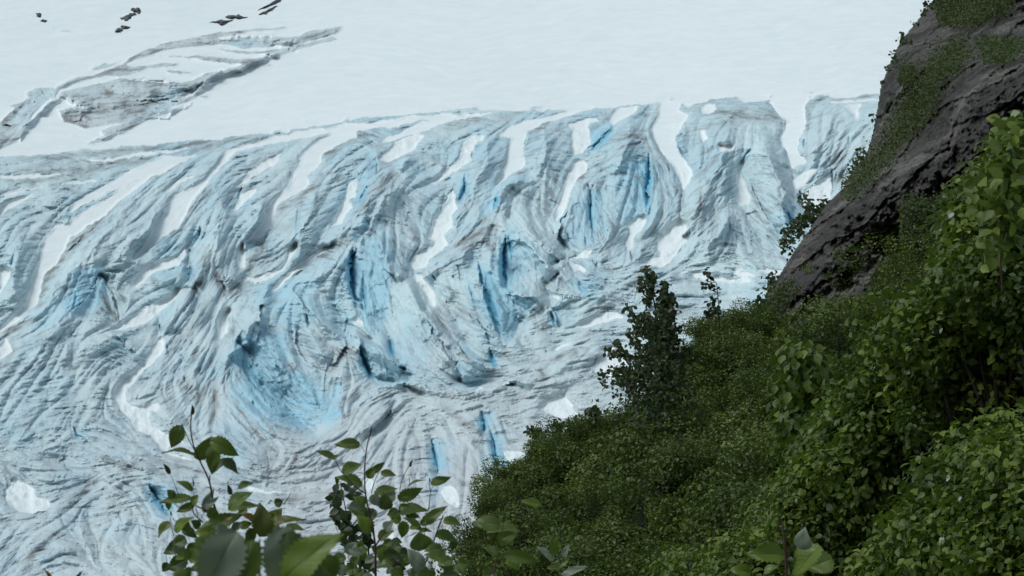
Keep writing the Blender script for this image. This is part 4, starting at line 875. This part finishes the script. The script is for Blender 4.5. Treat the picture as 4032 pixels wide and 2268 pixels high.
for x, y, d, s in ALD:
    p = at(x, y, d); r = empty('alder_bush', (p[0], p[1], p[2]), 'tall alder bush with large glossy leaves standing close on the right', 'bush', 'near alder bushes on the right')
    fol, st = NEAR[random.randrange(5)]
    f = link('foliage', fol, r); q = link('stems', st, r); rz = random.uniform(0, 6.28)
    for o in (f, q): o.scale = (s, s, s * 1.05); o.rotation_euler = (0, 0, rz)
    tv, tf = tube([[.05, .95, -.55], [0.03, .4, -.2], [0, 0, .15]], [.016, .012, .007], 5)
    link('trunk', mesh_np('alder_trunk', tv, tf, [M_BARK]), r)

# hanging-leaf branch in the middle of the slope
def scatter_leaves(path_list, n, spread, lsize, d, material, name, parent, shape='ovate', tone0=.4, facing=(0, -1, .5), droop=.5, jit=.25):
    P = []
    for pth in path_list:
        p = pts(pth) if isinstance(pth, str) else pth
        sl = np.concatenate([[0], np.cumsum(np.hypot(*np.diff(p, axis=0).T))]); m = max(2, int(n * sl[-1] / 100))
        t = rng.uniform(0, sl[-1], m); q = np.stack([np.interp(t, sl, p[:, 0]), np.interp(t, sl, p[:, 1])], 1) + rng.normal(size=(m, 2)) * spread
        P.append(at(q[:, 0], q[:, 1], d + rng.normal(size=m) * jit))
    P = np.vstack(P); Nn = np.array(facing) * .7 + rng.normal(size=P.shape) * .6
    v, f, t = leaf_cloud(P, Nn, lsize * rng.uniform(.7, 1.25, len(P)), np.clip(tone0 + rng.normal(0, .18, len(P)), 0, 1), shape, droop)
    c = np.array(parent.location) if parent is not None else np.zeros(3)
    return link(name, mesh_np(name, v - c, f, [material], False, {'tone': t}), parent)
def branches(paths, d, parent, name, material, w0, w1):
    parts = []
    for pth in paths:
        p = pts(pth); rr = np.linspace(w0, w1, len(p)) * d * PXA
        parts.append(tube(at(p[:, 0], p[:, 1], d), rr, 6))
    v, f = joinm(parts); c = np.array(parent.location)
    return link(name, mesh_np(name, v - c, f, [material]), parent)
# dark poplar in the middle
d = 44.0
base_p = at(2620, 1760, d)
t = empty('poplar_tree', base_p, 'slender dark leaved poplar tree standing alone against the ice', 'tree')
branches(['H1290,1900 1300,1449 1300,1000 1320,700 1335,400'], d, t, 'trunk', M_BARK, 12, 1.5)
BR = ['H1300,1100 1250,750 1190,430 1150,280', 'H1300,1050 1130,960 1050,850 980,700 950,650', 'H1300,1250 1050,1180 900,1120 830,1020', 'H1300,1449 1000,1330 850,1300 720,1350', 'H1310,1000 1390,800 1395,600', 'H1310,1200 1400,1000 1450,880',
      'H1300,1300 1500,1200 1560,1100', 'H1300,1200 900,1160 780,1110','H1200,600 1120,540 1090,400']
branches(BR, d, t, 'branches', M_BARK, 5, 1)
for pth, n, sp, j in ((['H1335,400 1330,520'], 120, 7, .15), (['H1330,500 1325,640'], 210, 13, .2), (['H1325,620 1315,820 1300,1000'], 330, 22, .35), (['H1290,900 1290,1150'], 420, 34, .5),
                      (['H1270,1100 1270,1449'], 560, 50, .7), (['H1230,1449 1230,1850'], 620, 80, .9), (['H1150,1449 1000,1400 860,1370', 'H1400,1449 1500,1350', 'H1100,1300 960,1340'], 260, 22, .4),
                      (['H1150,280 1180,420 1200,560', 'H1085,370 1100,480', 'H1160,300 1240,410', 'H1130,560 1160,640','H1140,265 1150,300'], 110, 7, .15),
                      (['H1180,950 1050,850 980,700 950,640', 'H1240,1240 1050,1180 900,1140 830,1020', 'H900,1160 780,1110 750,1120', 'H990,1000 1150,1100', 'H1000,1449 1000,1330 850,1300 760,1300', 'H740,1449 700,1340', 'H960,900 1080,960', 'H1080,720 1180,760'], 85, 9, .3),
                      (['H1390,900 1400,540', 'H1400,1150 1400,1000 1460,880', 'H1450,1200 1560,1100', 'H1180,900 1130,720'], 110, 8, .3)):
    scatter_leaves(pth, n, sp, .08, d, M_LF_DARK, 'crown', t, tone0=.32, jit=j)
# thin sapling
d = 50.0
t = empty('thin_sapling', at(2833, 1320, d), 'thin sparse sapling with bare stem sticking up above the thicket', 'sapling')
branches(['H1890,900 1880,650 1860,430 1800,370 1740,290', 'H1870,520 1790,490 1730,440', 'H1885,700 1800,640','H1885,800 1750,700'], d, t, 'stem', M_BARK, 2.2, .8)
scatter_leaves(['H1790,370 1740,290', 'H1740,460 1730,430', 'H1840,470 1800,430', 'H1885,480 1880,470','H1880,590 1890,580','H1840,590 1780,640','H1880,710 1760,710','H1780,780 1740,720'], 60, 5, .10, d, M_LF_DARK, 'leaves', t, tone0=.2, jit=.1)
# small sapling, foreground dark clusters
d = 9.0
t = empty('small_leaved_sapling', at(1420, 2300, d), 'sapling with clusters of tiny dark leaves behind the middle twig', 'sapling')
branches(['F1700,1449 1650,1250 1590,1000 1560,850 1540,760', 'F1600,1000 1530,950 1500,890', 'F1620,1100 1700,1000', 'F1700,1449 1900,1330 1900,1200','F1640,1200 1520,1340','F1750,1300 1740,1050 1690,880'], d, t, 'stem', M_BARK, 3.5, 1)
scatter_leaves(['F1540,770 1560,800','F1605,810 1620,830','F1500,860 1560,900','F1490,960 1580,1000','F1530,1000 1600,1100 1650,1140','F1640,840 1690,880','F1560,1150 1650,1260','F1880,1190 1920,1240 1950,1360','F1480,1360 1560,1310',
   'F1700,1050 1740,1200','F1700,1300 1760,1400','F1890,1300 1960,1400','F1600,1380 1700,1449'], 42, 8, .034, d, M_LF_DARK, 'leaves', t, tone0=.1, jit=.06)
# grey-green vine-like branch on the slope
d = 15.0
t = empty('hanging_leaf_bush', at(3200, 2000, d), 'bush with drooping pointed blue green leaves in front of the thicket', 'bush')
branches(['J930,900 950,500 960,100 950,-100', 'J1100,900 1120,400 1130,0'], d, t, 'stem', M_BARK, 5, 2)
scatter_leaves(['J950,560 950,200 960,-80 920,-170', 'J1130,850 1160,500 1130,150 1080,0'], 420, 38, .065, d, M_LF_NEAR, 'leaves', t, tone0=.34, facing=(0, -1, .1), droop=2.2, jit=.15)

# bushes along the cliff edge
EB = [('cliff_edge_bush', ['C880,1400 900,1280 1000,1180 1100,1200','C960,1330 1060,1120 1040,1050 1010,1030','C1000,1200 1130,1110 1200,1080 1250,1100','C1080,1230 1180,1120'], 95, 13, 62, 'leafy bush overhanging the lower cliff edge against a snow block'),
      ('cliff_edge_bush', ['C1300,1020 1340,940 1380,850 1420,700','C1340,980 1420,880 1440,760','C1310,990 1380,940'], 60, 12, 65, 'sparse bush climbing the middle of the cliff edge'),
      ('cliff_edge_bush', ['H2430,340 2400,460 2350,480','H2390,360 2450,400','H2400,520 2380,600'], 90, 11, 60, 'compact dark bush on the foot of the cliff edge'),
      ('cliff_edge_bush', ['H2230,600 2300,650 2360,600','H2300,690 2360,650','H2150,730 2250,760 2300,700'], 90, 13, 59, 'low dark bush where cliff foot meets the thicket'),
      ('cliff_edge_bush', ['K1640,250 1660,320 1700,300','K1640,260 1630,310'], 55, 8, 70, 'tiny bush on the upper cliff edge, second from the top'),
      ('cliff_edge_bush', ['K1550,390 1590,420 1570,470','K1510,520 1550,520'], 45, 6, 70, 'tiny sprig halfway up the upper cliff edge'),
      ('cliff_edge_bush', ['K1820,10 1830,80 1800,110','K1850,30 1900,50','K1730,170 1760,180'], 50, 7, 75, 'sparse sprigs on the cliff edge near the top of the view'),
      ('cliff_edge_bush', ['K1480,630 1500,610','K1430,860 1425,900','K1400,1070 1400,1090'], 40, 5, 68, 'scattered small sprigs low on the steep cliff edge'),
      ('cliff_edge_bush', ['I690,380 760,400 790,470 740,490','I900,330 930,400 880,430','I1120,260 1200,250 1180,300'], 70, 9, 48, 'bushes with upright shoots topping the lower thicket edge')]
for nm, paths, n, sp, dd, lab in EB:
    q = pts(paths[0])[0]
    t = empty(nm, at(q[0] + 20, q[1] + 30, dd), lab, 'bush')
    branches([p for p in paths], dd, t, 'twigs', M_BARK, 1.6, .8)
    scatter_leaves(paths, n, sp, .11, dd, M_LF_DARK, 'leaves', t, tone0=.45, jit=.35)

# plants clinging to the cliff: uncountable ground cover
GP = ['C2450,-60 2100,-120 1950,40 1890,120 1850,250 1750,350 1700,450 1640,560 1600,650 1550,700 1520,760 1400,850 1340,960 1280,1060 1340,1040 1430,900 1500,860 1600,750 1700,620 1850,470 1900,380 1930,230 2050,100 2150,30 2500,20',
      'C1640,60 1800,20 1830,120 1750,220 1690,200 1640,140', 'K2250,400 2450,310 2573,290 2573,340 2450,380 2380,470 2260,440', 'K1640,560 1740,470 1760,560 1700,650 1620,640', 'K1900,-50 2500,-50 2300,60 2150,150 2050,200 1980,150 1900,60',
      'C1700,1100 2000,1020 2200,1000 2100,1120 1950,1250 1700,1350']
P = []
for g, dens in zip(GP, (1.2, .35, .45, .8, 1.0, .9)):
    p = pts(g); ar = .5 * abs(np.dot(p[:, 0], np.roll(p[:, 1], 1)) - np.dot(p[:, 1], np.roll(p[:, 0], 1)))
    m = int(ar * .6 * dens); x = rng.uniform(p[:, 0].min(), p[:, 0].max(), m * 3); y = rng.uniform(p[:, 1].min(), p[:, 1].max(), m * 3)
    cl = rng.normal(size=(max(6, m // 25), 2)); 
    gxn = resize(fbm(60, 60, 7, 3), 200, 200); cn = gxn[(y * .13).astype(int) % 200, (x * .13).astype(int) % 200]
    keep = rng.random(len(x)) < np.clip(.8 + cn * 1.5, .05, 1); x, y = x[keep], y[keep]
    k = inside(p, x + rng.normal(size=len(x)) * 26, y + rng.normal(size=len(x)) * 26); x, y = x[k][:m], y[k][:m]
    P.append(at(x, y, hill_depth(x, y) - .9 - rng.uniform(0, 1.9, len(x))))
P = np.vstack(P)
v, f, tn = leaf_cloud(P, np.array([-.2, -.6, .6]) + rng.normal(size=P.shape) * .6, .068 * rng.uniform(.5, 1.4, len(P)), np.clip(.4 + .2 * rng.normal(size=len(P)), 0, 1))
tag(link('cliff_plants', mesh_np('cliff_plants', v, f, [M_LF_CLIFF], False, {'tone': tn})), 'low green plants and moss clinging to ledges of the dark cliff', 'plants', kind='stuff')

# ------------------------------------------------------------------ foreground twigs with single leaves
def leaf_mesh(L, wd, fold=.25, bow=.15, serr=.09, tw=0.0, n=18):
    """leaf lying in local XY: base at origin, tip at +X, faces +Z"""
    us = (-1, -.72, -.4, -.12, 0, .12, .4, .72, 1); V = []; ac = []; al = []
    for i in range(n + 1):
        s = i / n; prof = math.sin(math.pi * s ** .72) ** .8 * (1 - .15 * s) if 0 < s < 1 else 0.0
        hw = wd / 2 * max(prof, .02)
        for u in us:
            k = 1 + (serr * (1 if i % 2 else -1) if abs(u) == 1 and 0 < i < n else 0)
            y = u * hw * k; z = abs(u) * hw * fold - bow * L * (2 * s - .9) ** 2 + bow * L * .8 + .02 * L * math.sin(9 * s + 3 * u)
            x = L * s - (.03 * L * (i % 2) if abs(u) == 1 else 0)
            a = tw * (s - .3); V.append((x, y * math.cos(a) - z * math.sin(a), y * math.sin(a) + z * math.cos(a))); ac.append(u); al.append(s)
    k = len(us); F = [(i * k + j, (i + 1) * k + j, (i + 1) * k + j + 1, i * k + j + 1) for i in range(n) for j in range(k - 1)]
    return np.array(V), np.array(F), np.array(ac), np.array(al)
def add_leaf(spec, d, parent, crop):
    bx, by, tx, ty, wd, kd = spec
    x0, y0, k = CROPS[crop]; m = d * PXA / k
    b = at(bx / k + x0, by / k + y0, d); tt = rng.normal(0, .12)
    L = math.hypot(tx - bx, ty - by) * m
    t = at(tx / k + x0, ty / k + y0, d + L * tt)
    L = float(np.linalg.norm(t - b)); w = wd * m * 1.12
    X = (t - b) / L; view = -(b - np.array([0, 0, CZ])); view /= np.linalg.norm(view)
    Z = view + rng.normal(size=3) * .28 + np.array([0, 0, .55]); Z -= (Z @ X) * X; Z /= np.linalg.norm(Z); Y = np.cross(Z, X)
    bud = kd == 'b'
    v, f, ac, al = leaf_mesh(L, w, .9 if bud else rng.uniform(.12, .4), 0 if bud else rng.uniform(.03, .14), 0 if bud else .10, rng.normal(0, .35), 10 if bud else (26 if wd > 150 else 18))
    Wv = v @ np.array([X, Y, Z])
    o = link('bud' if bud else 'leaf', mesh_np('leaf', Wv, f, [FL[kd]], True, {'across': ac, 'along': al}), parent)
    o.location = b - np.array(parent.location)
    if kd == 'y': o['label'] = 'yellow orange leaf among the green ones'
    return o
def stem_part(paths, d, crop, parent, name='stem'):
    parts = []
    for s, w0, w1 in paths:
        p = pts(crop + s); k = CROPS[crop][2]
        sl = np.concatenate([[0], np.cumsum(np.hypot(*np.diff(p, axis=0).T))]); tt = np.linspace(0, sl[-1], len(p) * 4)
        px = np.interp(tt, sl, p[:, 0]); py = np.interp(tt, sl, p[:, 1])
        for _ in range(3):
            px[1:-1] = (px[:-2] + 2 * px[1:-1] + px[2:]) / 4; py[1:-1] = (py[:-2] + 2 * py[1:-1] + py[2:]) / 4
        kn = 1 + .25 * (rng.random(len(tt)) < .15)
        parts.append(tube(at(px, py, d), np.linspace(w0, w1, len(tt)) * kn * d * PXA / k / 2, 7))
    v, f = joinm(parts); c = np.array(parent.location)
    return link(name, mesh_np(name, v - c, f, [M_TWIG]), parent)
def extra(n, x0, x1, y0, y1, size, kinds, seed):
    rs = random.Random(seed); out = []
    for _ in range(n):
        x, y = rs.uniform(x0, x1), rs.uniform(y0, y1); a = rs.uniform(-math.pi, math.pi); L = rs.uniform(.75, 1.2) * size
        out.append((x, y, x + L * math.cos(a), y + .7 * L * math.sin(a), L * rs.uniform(.5, .75), rs.choice(kinds)))
    return out
def twig(name, label, crop, d, root, stems, leaves, cat='twig'):
    x0, y0, k = CROPS[crop]
    t = empty(name, at(root[0] / k + x0, root[1] / k + y0, d), label, cat)
    stem_part(stems, d, crop, t)
    for i, s in enumerate(leaves):
        if name == 'right_edge_branch': s = (s[0], s[1], s[0] + (s[2] - s[0]) * .68, s[1] + (s[3] - s[1]) * .68, s[4] * .68, 'g' if s[5] == 'l' else 'd')
        add_leaf(s, d + ((i * 37) % 11 - 5) * .006 * d / 2, t, crop)
    return t
twig('leafy_twig', 'leafy twig with a dark red stem and one yellowed leaf at lower left', 'F', 2.3, (900, 1700), [
  ('900,1700 850,1400 770,1200 740,1150 650,1000 625,930 600,760 530,620 485,530 455,380 470,260', 20, 9), ('490,540 450,470 410,380 398,350', 7, 4), ('375,865 340,770 310,710 300,690', 5, 3), ('650,1010 560,970 480,930 450,870', 10, 6),
  ('485,880 478,800 478,735', 4, 4), ('760,900 790,850 805,810', 5, 3), ('780,890 755,860', 4, 3), ('550,1060 480,1000 470,930', 11, 7), ('340,1160 310,1060 320,1000', 5, 3), ('520,1150 420,1120 330,1030', 6, 4), ('1140,920 1170,880 1188,845', 9, 4), ('540,1030 570,960 560,940', 5, 4),
  ('600,720 600,760', 8, 8),('520,1050 500,960 500,900',5,4),('650,520 640,620 630,690',5,4)],
 [(390,360,320,524,112,'g'),(505,590,250,548,88,'g'),(505,605,615,437,105,'g'),(600,470,812,578,115,'g'),(640,490,612,716,112,'g'),(620,700,770,590,115,'d'),(690,610,808,705,100,'d'),(312,712,262,632,34,'b'),(475,835,355,758,58,'g'),
  (470,925,515,858,62,'l'),(560,990,630,812,75,'s'),(565,960,665,872,48,'s'),(805,810,917,772,58,'g'),(755,862,728,782,34,'b'),(740,960,905,838,125,'g'),(730,960,958,936,80,'g'),(460,880,232,915,74,'g'),(345,880,290,822,60,'d'),(490,930,355,985,62,'g'),
  (300,905,303,975,46,'g'),(352,1135,480,1015,95,'l'),(312,1060,222,1172,82,'g'),(630,1075,525,1100,60,'g'),(580,1110,840,1000,120,'g'),(960,1075,800,985,62,'y'),(1000,1165,960,918,150,'o'),(980,1150,1292,1025,115,'o'),(1000,1140,1120,955,150,'o'),
  (1150,1090,1290,1115,70,'g'),(420,1225,262,1285,110,'d'),(400,1110,510,1168,80,'d'),(400,1150,350,1290,95,'s'),(440,1330,290,1400,120,'d'),(640,1080,725,1180,90,'s'),(830,1070,745,1130,62,'s'),(900,1100,880,1235,80,'d'),(470,285,472,205,30,'b'),(480,800,478,738,12,'b'),
  (400,372,398,345,14,'b'),(1070,930,1130,905,70,'d'),(640,520,632,600,40,'l'),(320,1010,318,975,14,'b'),(665,470,672,425,12,'b'),(870,960,800,1010,60,'g'),(430,1180,330,1230,80,'g')] + extra(16, 290, 560, 1060, 1440, 115, 'gglds', 3) + extra(14, 560, 1150, 1020, 1260, 125, 'gglod', 4))
twig('broad_leaf_spray', 'out of focus spray of very large soft leaves at the bottom edge', 'F', 1.0, (1000, 1800), [('1000,1800 960,1500 960,1180', 22, 12), ('1300,1700 1290,1400 1200,1100', 16, 8),('960,1500 820,1300 800,1190',12,8)],
 [(800,1130,520,1640,320,'s'),(905,1185,800,1620,220,'g'),(1130,1090,1120,1640,300,'s'),(1140,1480,1568,1130,290,'l'),(1160,1130,1330,1560,210,'d'),(1350,1460,1500,1330,110,'s'),(480,1240,760,1480,230,'g'),(700,1300,900,1500,210,'l'),(520,1160,600,1400,120,'g'),(450,1500,330,1420,150,'g'),(1500,1470,1320,1290,220,'g')], 'leaves')
twig('leafy_twig', 'upright leafy twig with a tall bare red tip in the lower middle', 'F', 2.6, (1800, 1700), [
  ('1800,1700 1800,1400 1800,1230 1770,1050 1725,870 1718,700 1730,530 1760,420 1775,370', 22, 7), ('1720,550 1700,510 1685,500', 5, 3), ('1720,850 1650,800 1555,700 1520,640 1500,600', 10, 5), ('1520,640 1515,590', 4, 3), ('1770,850 1790,770 1820,700 1845,690', 7, 4),
  ('1725,780 1745,745 1755,735', 5, 3), ('1975,830 1990,750 2030,670 2060,630', 6, 5), ('2185,970 2195,840 2220,790', 8, 4), ('2195,835 2188,740', 5, 4), ('2100,1500 2140,1400 2190,1290 2250,1110 2290,1010', 16, 8), ('1800,1230 1850,1150 1930,1020', 12, 7),
  ('1650,1500 1630,1400 1600,1300', 8, 6), ('1525,1130 1510,1080 1500,1040', 5, 4), ('2150,1180 2165,1080', 6, 4), ('2045,800 2045,735', 4, 4), ('1725,720 1700,700 1670,700', 5, 4), ('1930,1010 1990,960', 6, 4),('1760,1140 1700,1090 1640,1060',6,4),('2170,1130 2150,1060 2110,1020',5,3)],
 [(1763,430,1778,355,15,'b'),(1687,500,1500,495,84,'g'),(1505,592,1365,540,52,'g'),(1490,602,1535,574,36,'g'),(1560,700,1700,638,100,'g'),(1702,795,1505,728,90,'g'),(1750,742,1788,653,72,'g'),(1770,700,1868,622,54,'g'),(1838,700,1952,722,58,'g'),
  (2050,660,2070,605,22,'b'),(2035,800,2162,750,72,'g'),(2200,782,2348,732,66,'g'),(1790,860,1960,812,85,'g'),(1960,890,2145,812,90,'g'),(1900,965,1850,835,130,'d'),(1960,990,2185,968,112,'g'),(1740,1010,1590,950,112,'g'),(1722,940,1640,872,90,'g'),
  (2155,1070,2318,938,84,'g'),(2160,1080,2200,985,70,'g'),(2125,1112,2000,1020,62,'g'),(2010,1052,1990,1176,82,'l'),(2290,1045,2427,1084,78,'g'),(2140,1262,2110,1130,165,'g'),(2230,1150,2395,1195,102,'g'),(2140,1400,2030,1250,112,'s'),(1770,1135,1660,1010,110,'l'),
  (1820,1180,1930,1120,84,'g'),(1870,1120,1930,1050,84,'s'),(1862,1232,1862,1392,98,'l'),(1700,1335,1690,1180,102,'g'),(1600,1295,1660,1200,92,'s'),(2000,1460,1890,1410,95,'g'),(2300,1335,2150,1290,84,'g'),(2350,1440,2460,1380,84,'g'),(1502,1055,1495,1003,30,'b'),
  (1580,1430,1520,1370,90,'s'),(1960,970,1880,1010,60,'g'),(1640,1460,1720,1400,100,'g'),(2190,765,2187,735,12,'b'),(1800,970,1720,1060,90,'d'),(1880,900,1940,830,90,'s'),(2200,1449,2080,1400,90,'g'),(2010,1340,2100,1290,70,'d'),(1760,870,1830,940,80,'s')] + extra(34, 1560, 2420, 1180, 1470, 120, 'ggglsd', 5) + extra(8, 1650, 2150, 900, 1150, 105, 'ggls', 6))
twig('low_leaf_spray', 'blurred low spray of arching leaves in front of the thicket edge', 'I', 1.9, (450, 1700), [('450,1700 450,1400 500,1200 520,1050', 12, 6), ('500,1200 650,1260', 6, 4), ('760,930 800,945 830,970', 5, 3)],
 [(790,935,642,903,66,'l'),(500,1090,285,1060,120,'g'),(620,1110,390,1130,95,'g'),(480,1200,635,1120,90,'g'),(520,1290,790,1345,95,'g'),(540,1330,640,1410,80,'l'),(480,1290,380,1240,90,'g'),(470,1420,380,1470,90,'d'),(150,1330,40,1370,90,'g'),(250,1440,160,1380,80,'g')], 'leaves')
twig('pale_leaf_shoot', 'pale green upright shoot at the bottom between twigs and thicket', 'I', 4.0, (950, 1700), [('950,1700 940,1449 930,1320 890,1220', 9, 5)],
 [(885,1300,860,1155,64,'l'),(900,1290,910,1160,44,'l'),(850,1300,758,1235,56,'s'),(890,1330,820,1290,50,'s'),(920,1380,1000,1320,50,'g'),(930,1400,830,1390,56,'g'),(940,1449,1140,1375,60,'s'),(960,1320,990,1220,50,'s')], 'shoot')
twig('near_branch', 'bare dark stem with broad bright leaves at the bottom right', 'J', 3.4, (860, 1700), [('860,1700 855,1449 850,1300 825,1050', 26, 14), ('855,1350 960,1300 1100,1240', 8, 5)],
 [(840,1310,555,1290,150,'l'),(1110,1240,900,1470,210,'l'),(1190,1330,1000,1400,190,'g'),(990,1260,985,1090,135,'s'),(600,1430,440,1400,100,'l'),(700,1440,800,1370,90,'g'),(880,1340,890,1310,40,'s')], 'branch')
twig('right_edge_branch', 'tall branch with broad yellow green leaves in front of the cliff at right edge', 'C', 7.0, (2420, 1700), [('2420,1700 2400,1300 2410,1000 2430,800 2440,500', 13, 6), ('2410,1000 2330,900', 6, 3), ('2430,760 2530,640', 6, 4), ('2405,1150 2250,1060', 6, 4),('2400,1300 2520,1150',6,4)],
 [(2430,720,2360,580,90,'g'),(2440,640,2540,490,100,'g'),(2420,720,2380,800,90,'l'),(2430,800,2520,760,110,'l'),(2390,920,2320,820,120,'l'),(2400,1000,2240,960,130,'g'),(2410,1080,2510,1020,120,'g'),(2400,1120,2300,1130,110,'l'),(2460,600,2380,540,80,'g'),
  (2540,620,2590,540,90,'g'),(2500,700,2590,720,100,'g'),(2520,860,2600,900,110,'d'),(2350,1180,2250,1250,110,'g'),(2420,1200,2500,1180,110,'d'),(2280,1060,2200,1000,90,'g'),(2410,1300,2330,1370,110,'g'),(2500,1180,2580,1100,110,'g'),(2440,560,2430,470,60,'l'),
  (2420,900,2500,920,90,'s'),(2500,1300,2580,1280,110,'g'),(2380,760,2340,700,70,'g')], 'branch')
reb = bpy.data.objects['right_edge_branch']
scatter_leaves(['C2440,500 2430,800 2410,1000 2400,1300', 'C2560,480 2530,640 2430,760', 'C2600,700 2540,900 2560,1200', 'C2250,1060 2400,1150', 'C2230,960 2330,900 2410,1000', 'C2300,1400 2500,1300'], 75, 24, .04, 7.0, M_LF_NEAR, 'leaves', reb, tone0=.22, jit=.12)
twig('leaf_tip', 'orange brown tip of a leaf poking in at the bottom left corner', 'E', 1.6, (400, 1650), [('400,1650 370,1500 350,1449', 10, 6)], [(372,1500,318,1392,36,'y')], 'leaf')
twig('curled_bud_twig', 'dark curled twig tip at the bottom edge, left side', 'E', 1.8, (500, 1650), [('500,1650 540,1480 580,1420', 10, 8)], [(545,1470,600,1408,22,'b')], 'twig')
print('built')
